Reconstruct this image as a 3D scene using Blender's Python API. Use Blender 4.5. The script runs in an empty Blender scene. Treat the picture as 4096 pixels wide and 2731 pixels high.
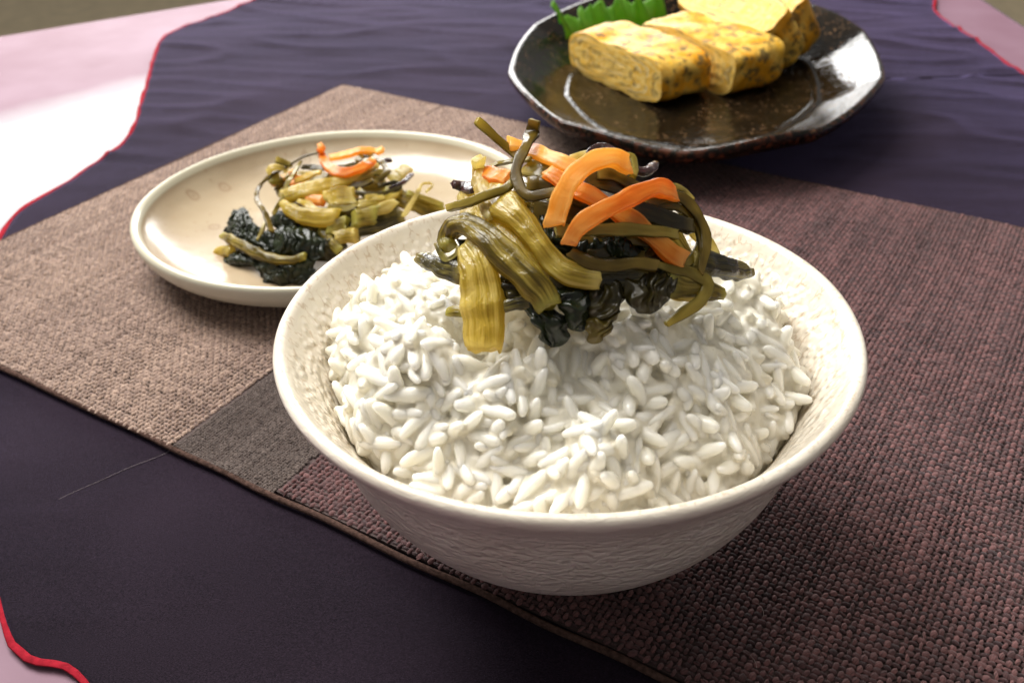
import bpy, math, random
import numpy as np
from mathutils import Vector, Matrix
from mathutils.bvhtree import BVHTree

scene = bpy.context.scene
MM = 0.001                                   # everything below is laid out in millimetres

# ------------------------------------------------------------------ camera
FPX, IW, IH = 4000.0, 4096.0, 2731.0         # focal length and size in photograph pixels
CAM = np.array([-11.34, -175.76, 168.33])
RIGHT = np.array([0.99975756, -0.01210753, -0.01839089])
UP = np.array([0.02201856, 0.54974477, 0.83504243])
FWD = np.array([0.0, 0.83524493, -0.54987809])
cam_data = bpy.data.cameras.new("camera")
cam = bpy.data.objects.new("camera", cam_data)
scene.collection.objects.link(cam)
scene.camera = cam
cam_data.sensor_width = 36.0
cam_data.lens = 36.0 * FPX / IW
cam_data.clip_start = 0.01
cam_data.clip_end = 50.0
cam_data.dof.use_dof = True
cam_data.dof.focus_distance = 0.208
cam_data.dof.aperture_fstop = 26.0
cam.matrix_world = Matrix(((RIGHT[0], UP[0], -FWD[0], CAM[0] * MM),
                           (RIGHT[1], UP[1], -FWD[1], CAM[1] * MM),
                           (RIGHT[2], UP[2], -FWD[2], CAM[2] * MM),
                           (0, 0, 0, 1)))

# ------------------------------------------------------------------ world and lamps
world = bpy.data.worlds.new("World")
scene.world = world
world.use_nodes = True
bg = world.node_tree.nodes["Background"]
bg.inputs["Color"].default_value = (1.0, 0.97, 0.93, 1)
bg.inputs["Strength"].default_value = 0.22


def area_lamp(name, loc, target, sx, sy, power, colour):
    ld = bpy.data.lights.new(name, 'AREA')
    ld.shape = 'RECTANGLE'
    ld.size, ld.size_y = sx, sy
    ld.energy = power
    ld.color = colour
    o = bpy.data.objects.new(name, ld)
    scene.collection.objects.link(o)
    o.location = loc
    d = Vector(target) - Vector(loc)
    o.rotation_euler = d.to_track_quat('-Z', 'Y').to_euler()
    return o


# the window behind the table on the far left, and the paler light of the room
area_lamp("window_light", (-0.22, 1.2, 0.27), (0.0, 0.15, 0.02), 1.0, 0.3, 9.0, (1.0, 0.985, 0.96))
area_lamp("window_light_upper", (-0.62, 0.66, 1.15), (0.0, 0.08, 0.02), 0.85, 0.85, 34.0, (1.0, 0.985, 0.95))
area_lamp("room_light", (-0.15, 0.15, 1.5), (0.0, 0.05, 0.0), 1.0, 1.0, 8.0, (1.0, 0.94, 0.86))

scene.view_settings.view_transform = 'Standard'
scene.view_settings.look = 'None'
scene.view_settings.exposure = 0.31
scene.view_settings.gamma = 1.0
scene.cycles.use_denoising = True
scene.cycles.max_bounces = 10
scene.cycles.diffuse_bounces = 7
scene.cycles.glossy_bounces = 3
scene.cycles.use_adaptive_sampling = True
scene.cycles.adaptive_threshold = 0.03
scene.cycles.sample_clamp_indirect = 6.0


MAT_A = -0.56962                              # direction of the placemat's long side

# ------------------------------------------------------------------ helpers
def ray(u, v):
    d = ((u - IW / 2) / FPX) * RIGHT - ((v - IH / 2) / FPX) * UP + FWD
    return d / np.linalg.norm(d)


def at(u, v, z):
    """point on the level z under a pixel of the photograph"""
    d = ray(u, v)
    return CAM + d * ((z - CAM[2]) / d[2])


def hash_noise(seed):
    return np.random.default_rng(seed)


class Fld:
    """smooth random field: a sum of a few sine waves"""
    def __init__(self, seed, wl, n=9, dim=3):
        r = np.random.default_rng(seed)
        k = r.normal(size=(n, dim))
        k /= np.linalg.norm(k, axis=1)[:, None]
        self.k = k * (2 * np.pi / (wl * r.uniform(0.6, 1.6, n)))[:, None]
        self.p = r.uniform(0, 6.28, n)
        self.n = n

    def __call__(self, P):
        P = np.asarray(P, float)
        return np.sin(P @ self.k.T + self.p).sum(-1) / math.sqrt(self.n)


def obj_from(name, verts, faces, material=None, parent=None, smooth=True, attrs=None, origin=(0, 0, 0)):
    me = bpy.data.meshes.new(name)
    o3 = np.asarray(origin, float)
    V = (np.asarray(verts, float) - o3) * MM
    me.from_pydata(V.tolist(), [], [list(map(int, f)) for f in faces])
    if smooth:
        me.polygons.foreach_set("use_smooth", [True] * len(me.polygons))
    if attrs:
        for an, av in attrs.items():
            a = me.attributes.new(an, 'FLOAT_VECTOR', 'POINT')
            a.data.foreach_set("vector", np.asarray(av, np.float32).ravel())
    me.update()
    o = bpy.data.objects.new(name, me)
    scene.collection.objects.link(o)
    if material:
        me.materials.append(material)
    o.location = o3 * MM
    if parent is not None:
        o.parent = parent
        o.location = (o3 - np.array(parent["_o"]) if "_o" in parent else o3) * MM
    return o


def fast_mesh(name, V, F, material, parent=None, attrs=None, n=3):
    """big mesh of equal polygons from numpy arrays (mm)"""
    me = bpy.data.meshes.new(name)
    me.vertices.add(len(V))
    me.vertices.foreach_set("co", (V * MM).astype(np.float32).ravel())
    me.loops.add(F.size)
    me.loops.foreach_set("vertex_index", F.astype(np.int32).ravel())
    me.polygons.add(len(F))
    me.polygons.foreach_set("loop_start", np.arange(0, F.size, n, dtype=np.int32))
    me.polygons.foreach_set("use_smooth", np.ones(len(F), bool))
    if attrs:
        for an, av in attrs.items():
            a = me.attributes.new(an, 'FLOAT_VECTOR', 'POINT')
            a.data.foreach_set("vector", av.astype(np.float32).ravel())
    me.update(calc_edges=True)
    me.validate()
    me.materials.append(material)
    o = bpy.data.objects.new(name, me)
    scene.collection.objects.link(o)
    if parent is not None:
        o.parent = parent
    return o


def tag(o, label=None, cat=None, group=None, kind=None):
    if label: o["label"] = label
    if cat: o["category"] = cat
    if group: o["group"] = group
    if kind: o["kind"] = kind
    return o


def empty(name, loc=(0, 0, 0)):
    o = bpy.data.objects.new(name, None)
    o.empty_display_size = 0.01
    scene.collection.objects.link(o)
    o.location = np.asarray(loc, float) * MM
    return o


def child(o, parent):
    """parent o and keep it where it stands"""
    o.parent = parent
    o.matrix_parent_inverse = Matrix.Translation(parent.location).inverted()
    return o


def lathe(profile, n, shape=None):
    """profile: (radius, z) from inside centre to outside foot; shape(theta) scales the radius"""
    th = np.linspace(0, 2 * np.pi, n, endpoint=False) + math.pi / 2
    V, F = [], []
    for (r, z) in profile:
        for t in th:
            sx, sy = shape(t) if shape else (math.cos(t), math.sin(t))
            V.append((r * sx, r * sy, z))
    m = len(profile)
    for i in range(m - 1):
        for j in range(n):
            k = (j + 1) % n
            F.append((i * n + j, i * n + k, (i + 1) * n + k, (i + 1) * n + j))
    return np.array(V), F


def spline(P, n):
    """Catmull-Rom through the points, resampled to n"""
    P = np.asarray(P, float)
    if len(P) == 2:
        t = np.linspace(0, 1, n)[:, None]
        return P[0] * (1 - t) + P[1] * t
    Q = np.vstack([2 * P[0] - P[1], P, 2 * P[-1] - P[-2]])
    out = []
    for i in range(len(P) - 1):
        p0, p1, p2, p3 = Q[i:i + 4]
        t = np.linspace(0, 1, 40, endpoint=(i == len(P) - 2))[:, None]
        out.append(0.5 * ((2 * p1) + (-p0 + p2) * t + (2 * p0 - 5 * p1 + 4 * p2 - p3) * t ** 2 + (-p0 + 3 * p1 - 3 * p2 + p3) * t ** 3))
    C = np.vstack(out)
    s = np.r_[0, np.cumsum(np.linalg.norm(np.diff(C[:, :3], axis=0), axis=1))]
    q = np.linspace(0, s[-1], n)
    return np.stack([np.interp(q, s, C[:, k]) for k in range(C.shape[1])], 1)


# ------------------------------------------------------------------ materials
class NT:
    def __init__(self, name):
        self.m = bpy.data.materials.new(name)
        self.m.use_nodes = True
        self.t = self.m.node_tree
        self.p = self.t.nodes["Principled BSDF"]
        self.out = self.t.nodes["Material Output"]

    def n(self, typ, **kw):
        x = self.t.nodes.new(typ)
        for k, v in kw.items():
            setattr(x, k, v)
        return x

    def link(self, a, b):
        self.t.links.new(a, b)

    def set(self, **kw):
        for k, v in kw.items():
            nm = k.replace("_", " ")
            self.p.inputs[nm].default_value = v if not isinstance(v, tuple) or len(v) != 3 or nm == "Subsurface Radius" else (*v, 1)
        return self

    def coords(self, attr=None, scale=(1, 1, 1), loc=(0, 0, 0), rot=0.0):
        """position in millimetres (object space) or a stored attribute, scaled"""
        mp = self.n("ShaderNodeMapping")
        if attr:
            a = self.n("ShaderNodeAttribute", attribute_name=attr)
            self.link(a.outputs["Vector"], mp.inputs["Vector"])
            mp.inputs["Scale"].default_value = scale
        else:
            a = self.n("ShaderNodeTexCoord")
            self.link(a.outputs["Object"], mp.inputs["Vector"])
            if rot:
                r_ = self.n("ShaderNodeVectorRotate", rotation_type='Z_AXIS')
                r_.inputs["Angle"].default_value = -rot
                self.link(a.outputs["Object"], r_.inputs["Vector"])
                self.link(r_.outputs["Vector"], mp.inputs["Vector"])
            mp.inputs["Scale"].default_value = tuple(1000 * s for s in scale)
        mp.inputs["Location"].default_value = loc
        return mp.outputs["Vector"]

    def noise(self, vec, scale=1.0, detail=3.0, rough=0.55, dist=0.0):
        x = self.n("ShaderNodeTexNoise")
        x.inputs["Scale"].default_value = scale
        x.inputs["Detail"].default_value = detail
        x.inputs["Roughness"].default_value = rough
        x.inputs["Distortion"].default_value = dist
        self.link(vec, x.inputs["Vector"])
        return x.outputs["Fac"]

    def voro(self, vec, scale=1.0, feature='F1', out="Distance", rnd=1.0, dims='3D'):
        x = self.n("ShaderNodeTexVoronoi", feature=feature, voronoi_dimensions=dims)
        x.inputs["Scale"].default_value = scale
        x.inputs["Randomness"].default_value = rnd
        self.link(vec, x.inputs["Vector"])
        return x.outputs[out]

    def ramp(self, fac, stops, interp='LINEAR'):
        x = self.n("ShaderNodeValToRGB")
        x.color_ramp.interpolation = interp
        el = x.color_ramp.elements
        while len(el) < len(stops):
            el.new(0.5)
        for e, (pos, c) in zip(el, stops):
            e.position = pos
            e.color = (*c, 1) if len(c) == 3 else c
        self.link(fac, x.inputs["Fac"])
        return x.outputs["Color"]

    def mix(self, fac, a, b, mode='MIX'):
        x = self.n("ShaderNodeMix", data_type='RGBA', blend_type=mode)
        for s, v in ((x.inputs[0], fac), (x.inputs[6], a), (x.inputs[7], b)):
            if hasattr(v, "is_output"):
                self.link(v, s)
            else:
                s.default_value = v if not isinstance(v, tuple) else (*v, 1)
        return x.outputs[2]

    def math(self, op, a, b=0.0, c=0.0):
        x = self.n("ShaderNodeMath", operation=op)
        for s, v in zip(x.inputs, (a, b, c)):
            if hasattr(v, "is_output"):
                self.link(v, s)
            else:
                s.default_value = v
        return x.outputs[0]

    def rng(self, fac, a, b, c=0.0, d=1.0):
        x = self.n("ShaderNodeMapRange")
        self.link(fac, x.inputs["Value"])
        for k, v in zip(("From Min", "From Max", "To Min", "To Max"), (a, b, c, d)):
            x.inputs[k].default_value = v
        return x.outputs["Result"]

    def col(self, sock):
        self.link(sock, self.p.inputs["Base Color"])

    def bump(self, height, dist_mm, strength=1.0, prev=None, coat=False):
        x = self.n("ShaderNodeBump")
        x.inputs["Distance"].default_value = dist_mm * MM
        x.inputs["Strength"].default_value = strength
        self.link(height, x.inputs["Height"])
        if prev is not None:
            self.link(prev, x.inputs["Normal"])
        self.link(x.outputs["Normal"], self.p.inputs["Normal"])
        if coat:
            self.link(x.outputs["Normal"], self.p.inputs["Coat Normal"])
        return x.outputs["Normal"]

    def translucent(self, colour, fac, gain=1.0):
        """light shining through: mixes a translucent lobe of the same colour into the surface"""
        tr = self.n("ShaderNodeBsdfTranslucent")
        g = self.mix(1.0, colour, (gain, gain, gain), 'MULTIPLY')
        self.link(g, tr.inputs["Color"])
        mx = self.n("ShaderNodeMixShader")
        mx.inputs[0].default_value = fac
        self.link(self.p.outputs[0], mx.inputs[1]); self.link(tr.outputs[0], mx.inputs[2])
        self.link(mx.outputs[0], self.out.inputs["Surface"])
        self.tr = tr
        return self

    def sss(self, w, radius, scale_mm):
        self.p.subsurface_method = 'BURLEY'
        self.p.inputs["Subsurface Weight"].default_value = w
        self.p.inputs["Subsurface Radius"].default_value = radius
        self.p.inputs["Subsurface Scale"].default_value = scale_mm * MM
        return self


def m_cloth():
    m = NT("dark_cloth")
    c = m.coords()
    big = m.noise(c, 0.012, 2)
    fine = m.noise(m.coords(scale=(2.6, 3.4, 3.0)), 1.0, 3, 0.7)
    f = m.math('ADD', m.math('MULTIPLY', big, 0.35), m.math('MULTIPLY', fine, 0.65))
    m.col(m.ramp(f, [(0.36, (0.004, 0.0027, 0.0042)), (0.64, (0.024, 0.0155, 0.024))]))
    m.set(Roughness=0.85, Specular_IOR_Level=0.05, Sheen_Weight=0.62, Sheen_Roughness=0.28, Sheen_Tint=(0.52, 0.42, 0.90))
    m.bump(m.noise(m.coords(scale=(5.0, 6.5, 5.0)), 1.0, 2), 0.16, 0.9)
    return m.m


def m_plain(name, colour, rough=0.6, var=0.15, scale=0.3, bump=0.05, **kw):
    m = NT(name)
    n = m.noise(m.coords(), scale, 4)
    a = tuple(x * (1 - var) for x in colour)
    b = tuple(min(1, x * (1 + var)) for x in colour)
    m.col(m.ramp(n, [(0.3, a), (0.7, b)]))
    m.set(Roughness=rough, **kw)
    if bump:
        m.bump(m.noise(m.coords(), scale * 9, 3), bump, 0.7)
    return m.m


def m_table():
    """pale table top with a wide pinkish band along its far side"""
    m = NT("table_paint")
    c = m.coords()
    sep = m.n("ShaderNodeSeparateXYZ")
    m.link(c, sep.inputs[0])
    # signed distance in mm from the line where the band starts
    A, B = at(0, 480, -2.5), at(560, 330, -2.5)
    d = (B - A)[:2] / np.linalg.norm((B - A)[:2])
    nrm = (-d[1], d[0])
    dist = m.math('ADD', m.math('MULTIPLY', sep.outputs[0], nrm[0]), m.math('MULTIPLY', sep.outputs[1], nrm[1]))
    dist = m.math('SUBTRACT', dist, float(nrm[0] * A[0] + nrm[1] * A[1]))
    dist = m.math('ADD', dist, m.rng(m.noise(c, 0.03, 3), 0, 1, -9, 9))
    far = m.rng(dist, -14, 14)
    right = m.rng(sep.outputs[0], 40, 120)
    near = m.rng(sep.outputs[1], 60, -10)
    f = m.math('MAXIMUM', m.math('MAXIMUM', far, right), near)
    pink = m.ramp(m.noise(c, 0.02, 3), [(0.3, (0.165, 0.085, 0.115)), (0.7, (0.215, 0.13, 0.17))])
    m.col(m.mix(f, (0.33, 0.325, 0.34), pink))
    m.set(Roughness=0.6, Specular_IOR_Level=0.2)
    m.bump(m.noise(c, 0.4, 3), 0.05, 0.5)
    return m.m


def m_thread(name, light, dark):
    m = NT(name)
    a = m.n("ShaderNodeAttribute", attribute_name="tone")
    sep = m.n("ShaderNodeSeparateXYZ")
    m.link(a.outputs["Vector"], sep.inputs[0])
    base = m.mix(sep.outputs[0], dark, light)
    fl = m.n("ShaderNodeAttribute", attribute_name="strand")
    fib = m.noise(m.coords("strand", (0.5, 4.2, 1.0)), 1.0, 2)
    m.col(m.mix(m.rng(fib, 0.42, 0.68, 0, 0.6), base, (0.012, 0.008, 0.008)))
    m.set(Roughness=0.8, Specular_IOR_Level=0.2, Sheen_Weight=0.15, Sheen_Roughness=0.5)
    m.bump(fib, 0.35, 0.8)
    return m.m


def m_bowl():
    m = NT("bowl_glaze")
    a = m.n("ShaderNodeAttribute", attribute_name="buv")   # arc mm, run mm, inside
    sep = m.n("ShaderNodeSeparateXYZ")
    m.link(a.outputs["Vector"], sep.inputs[0])
    inside = sep.outputs[2]
    # fine brown flecks where the clay shows through the glaze, on the inside
    cv = m.coords("buv", (0.62, 0.30, 0.0))
    wob = m.n("ShaderNodeVectorMath", operation='ADD')
    nz = m.n("ShaderNodeTexNoise"); nz.inputs["Scale"].default_value = 0.5
    m.link(m.coords("buv", (1, 1, 0)), nz.inputs["Vector"])
    sc = m.n("ShaderNodeVectorMath", operation='SCALE'); sc.inputs["Scale"].default_value = 0.9
    m.link(nz.outputs["Color"], sc.inputs[0])
    m.link(cv, wob.inputs[0]); m.link(sc.outputs[0], wob.inputs[1])
    edge = m.voro(wob.outputs[0], 1.0, 'DISTANCE_TO_EDGE')
    patch = m.noise(m.coords("buv", (0.5, 0.35, 0)), 1.0, 2)
    fleck = m.math('MULTIPLY', m.rng(edge, 0.03, 0.11, 1, 0), m.rng(patch, 0.48, 0.60))
    fleck = m.math('MULTIPLY', fleck, inside)
    tint = m.noise(m.coords("buv", (0.05, 0.05, 0)), 1.0, 3)
    glaze = m.ramp(tint, [(0.35, (0.65, 0.58, 0.48)), (0.65, (0.72, 0.66, 0.56))])
    m.col(m.mix(m.math('MULTIPLY', fleck, 0.5), glaze, (0.38, 0.24, 0.12)))
    m.set(Roughness=0.32, Specular_IOR_Level=0.5, Coat_Weight=0.35, Coat_Roughness=0.18)
        # dimpled relief: small pits inside, wavy horizontal ripples outside
    pits = m.math('MULTIPLY', 0.42, m.rng(m.voro(m.coords("buv", (0.60, 0.52, 0)), 1.0, 'SMOOTH_F1'), 0.05, 0.6))
    rip = m.noise(m.coords("buv", (0.30, 0.62, 0)), 1.0, 2, 0.5, 0.9)
    relief = a.outputs["Alpha"]
    r = m.n("ShaderNodeAttribute", attribute_name="brel")
    sr = m.n("ShaderNodeSeparateXYZ"); m.link(r.outputs["Vector"], sr.inputs[0])
    mixh = m.n("ShaderNodeMix", data_type='FLOAT')
    m.link(inside, mixh.inputs[0]); m.link(rip, mixh.inputs[2]); m.link(pits, mixh.inputs[3])
    m.bump(m.math('MULTIPLY', mixh.outputs[0], sr.outputs[0]), 1.5, 0.9, coat=True)
    return m.m


def m_cream():
    m = NT("cream_glaze")
    c = m.coords()
    tint = m.noise(c, 0.025, 3)
    base = m.ramp(tint, [(0.35, (0.335, 0.25, 0.155)), (0.65, (0.43, 0.345, 0.23))])
    d = m.voro(c, 0.036, dims='2D')
    wob = m.math('ADD', d, m.math('MULTIPLY', m.noise(c, 0.4, 2), 0.05))
    ring = m.math('MULTIPLY', m.rng(wob, 0.05, 0.085), m.rng(wob, 0.12, 0.095))
    dot = m.rng(wob, 0.055, 0.035)
    gate = m.rng(m.noise(c, 0.018, 1), 0.30, 0.40)
    f = m.math('MULTIPLY', m.math('MAXIMUM', ring, dot), m.math('MULTIPLY', gate, 0.6))
    base = m.mix(f, base, (0.26, 0.17, 0.10))
    fine = m.rng(m.voro(c, 0.16, dims='2D'), 0.12, 0.06, 0, 0.6)
    base = m.mix(m.math('MULTIPLY', fine, m.rng(m.noise(c, 0.05, 1), 0.5, 0.6)), base, (0.33, 0.23, 0.14))
    # the thick rolled lip is paler and a little green
    sep = m.n("ShaderNodeSeparateXYZ")
    m.link(m.n("ShaderNodeAttribute", attribute_name="buv").outputs["Vector"], sep.inputs[0])
    m.col(m.mix(sep.outputs[2], base, (0.60, 0.58, 0.45)))
    m.set(Roughness=0.25, Coat_Weight=0.15, Coat_Roughness=0.08)
    m.bump(m.noise(c, 0.12, 3), 0.25, 0.5, coat=True)
    return m.m


def m_black():
    m = NT("black_glaze")
    c = m.coords()
    n1 = m.noise(c, 0.06, 4)
    base = m.ramp(n1, [(0.3, (0.004, 0.003, 0.002)), (0.6, (0.008, 0.0055, 0.003)), (0.75, (0.026, 0.015, 0.007))])
    sp = m.rng(m.voro(c, 0.42), 0.36, 0.12)
    gate = m.rng(m.noise(c, 0.09, 2), 0.45, 0.62)
    f = m.math('MULTIPLY', sp, m.math('MULTIPLY', gate, 0.6))
    base = m.mix(f, base, (0.22, 0.12, 0.06))
    sep = m.n("ShaderNodeSeparateXYZ")
    m.link(m.n("ShaderNodeAttribute", attribute_name="buv").outputs["Vector"], sep.inputs[0])
    rust = m.rng(m.noise(c, 0.35, 3), 0.48, 0.62, 0, 0.9)
    base = m.mix(m.math('MULTIPLY', sep.outputs[2], rust), base, (0.13, 0.035, 0.015))
    m.col(base)
    m.link(m.rng(m.noise(c, 0.5, 4), 0.35, 0.7, 0.06, 0.20), m.p.inputs["Roughness"])
    m.set(Specular_IOR_Level=0.22)
    b = m.bump(m.noise(c, 0.30, 3, 0.55), 0.7, 0.4)
    return m.m


def m_rice():
    m = NT("cooked_rice")
    n = m.noise(m.coords(), 0.35, 2)
    c = m.ramp(n, [(0.3, (0.89, 0.845, 0.705)), (0.7, (0.92, 0.89, 0.78))])
    m.col(c)
    m.set(Roughness=0.2, Specular_IOR_Level=0.5)
    m.sss(0.85, (1.0, 1.0, 0.93), 3.2)
    m.p.subsurface_method = 'RANDOM_WALK'
    m.bump(m.noise(m.coords(), 0.9, 3), 0.12, 0.6)
    return m.m


def m_rice_mass():
    m = NT("sticky_rice")
    n = m.noise(m.coords(), 0.35, 2)
    c = m.ramp(n, [(0.3, (0.90, 0.865, 0.755)), (0.7, (0.93, 0.905, 0.82))])
    m.col(c)
    m.set(Roughness=0.28, Specular_IOR_Level=0.5)
    m.translucent(c, 0.42, 1.0)
    m.bump(m.noise(m.coords(), 0.9, 3), 0.10, 0.6)
    return m.m


def m_veg(name, stops, rough=0.22, sss=0.5, rad=(1.0, 0.6, 0.2), scale_mm=2.0, fib=(0.12, 1.4), bump=0.25, coat=0.5, tip=None, wr=1.0, edge=0.0):
    """pickled vegetable: colour streaks and wet wrinkles run along the piece"""
    m = NT(name)
    streak = m.noise(m.coords("suv", (fib[0], fib[1], 1.0)), 1.0, 3, 0.6, 0.3)
    big = m.noise(m.coords("suv", (0.12, 0.12, 3.0)), 1.0, 2)
    fine = m.noise(m.coords("suv", (fib[0] * 2, fib[1] * 3, 1.0)), 1.0, 2)
    f = m.math('ADD', m.math('MULTIPLY', streak, 0.55), m.math('ADD', m.math('MULTIPLY', big, 0.45), m.math('MULTIPLY', m.math('SUBTRACT', fine, 0.5), 0.35)))
    f = m.rng(f, 0.25, 0.75)
    c = m.ramp(f, stops)
    if tip:
        a = m.n("ShaderNodeAttribute", attribute_name="tipf")
        s = m.n("ShaderNodeSeparateXYZ"); m.link(a.outputs["Vector"], s.inputs[0])
        c = m.mix(s.outputs[0], c, tip)
        if edge:
            c = m.mix(m.rng(s.outputs[1], 0.72, 1.0, 0, edge), c, m.mix(1.0, c, (0.25, 0.28, 0.22), 'MULTIPLY'))
    m.col(c)
    m.set(Roughness=rough, Specular_IOR_Level=0.5, Coat_Weight=coat * 0.3, Coat_Roughness=0.05)
    m.translucent(c, sss * 0.85, 1.3)
    wrk = m.noise(m.coords("suv", (0.35 * wr, 0.9 * wr, 1.0)), 1.0, 3, 0.6, 1.2)
    crack = m.rng(m.voro(m.coords("suv", (0.45 * wr, 0.8 * wr, 1.0)), 1.0, 'DISTANCE_TO_EDGE'), 0.0, 0.12)
    h = m.math('ADD', m.math('MULTIPLY', m.noise(m.coords("suv", (0.10, 2.4, 1.0)), 1.0, 2), 0.8), m.math('ADD', m.math('MULTIPLY', wrk, 0.9), m.math('MULTIPLY', crack, 0.10)))
    m.bump(h, bump, 0.8, coat=True)
    return m.m


def m_leafdark(name, a, b, sss=0.15):
    m = NT(name)
    c = m.coords()
    n = m.noise(c, 0.22, 3, 0.6, 0.5)
    col = m.ramp(n, [(0.35, a), (0.7, b)])
    m.col(col)
    if sss > 0.2:
        m.translucent(col, 0.35, 1.2)
    m.set(Roughness=0.24, Specular_IOR_Level=0.5)
    m.bump(m.noise(c, 0.4, 2, 0.5, 0.4), 0.25, 0.7)
    return m.m


def m_egg(name, skin):
    m = NT(name)
    a = "euv"
    warp = m.noise(m.coords(a, (0.05, 0.05, 0.05)), 1.0, 3)
    if skin:
        base = m.ramp(m.noise(m.coords(a, (0.07, 0.07, 0.07)), 1.0, 4, 0.6), [(0.30, (0.68, 0.36, 0.022)), (0.45, (0.70, 0.44, 0.085)), (0.56, (0.66, 0.29, 0.008)), (0.75, (0.50, 0.19, 0.006))])
        spots = m.noise(m.coords(a, (0.22, 0.22, 0.22)), 1.0, 4, 0.6)
        base = m.mix(m.rng(spots, 0.52, 0.60, 0, 0.85), base, (0.10, 0.075, 0.03))
    else:
        v = m.n("ShaderNodeVectorMath", operation='ADD')
        ncol = m.n("ShaderNodeTexNoise"); ncol.inputs["Scale"].default_value = 1.0
        m.link(m.coords(a, (0.04, 0.10, 0.02)), ncol.inputs["Vector"])
        sc = m.n("ShaderNodeVectorMath", operation='SCALE'); sc.inputs["Scale"].default_value = 1.3
        m.link(ncol.outputs["Color"], sc.inputs[0])
        m.link(m.coords(a, (0.05, 0.75, 0.05)), v.inputs[0]); m.link(sc.outputs[0], v.inputs[1])
        lay = m.noise(v.outputs[0], 1.0, 4, 0.6)
        base = m.ramp(lay, [(0.30, (0.68, 0.40, 0.045)), (0.44, (0.74, 0.52, 0.16)), (0.54, (0.68, 0.37, 0.03)), (0.64, (0.76, 0.58, 0.25)), (0.75, (0.66, 0.38, 0.05))])
        v2 = m.n("ShaderNodeVectorMath", operation='ADD')
        m.link(m.coords(a, (0.11, 0.75, 0.1), (7, 3, 1)), v2.inputs[0]); m.link(sc.outputs[0], v2.inputs[1])
        fl = m.noise(v2.outputs[0], 1.0, 3, 0.6)
        base = m.mix(m.rng(fl, 0.54, 0.64, 0, 0.75), base, (0.17, 0.125, 0.05))
    m.col(base)
    m.set(Roughness=0.5, Specular_IOR_Level=0.25)
    m.bump(m.noise(m.coords(a, (0.2, 0.6 if not skin else 0.25, 0.25)), 1.0, 4), 0.8 if skin else 0.18, 0.6)
    return m.m


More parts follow.
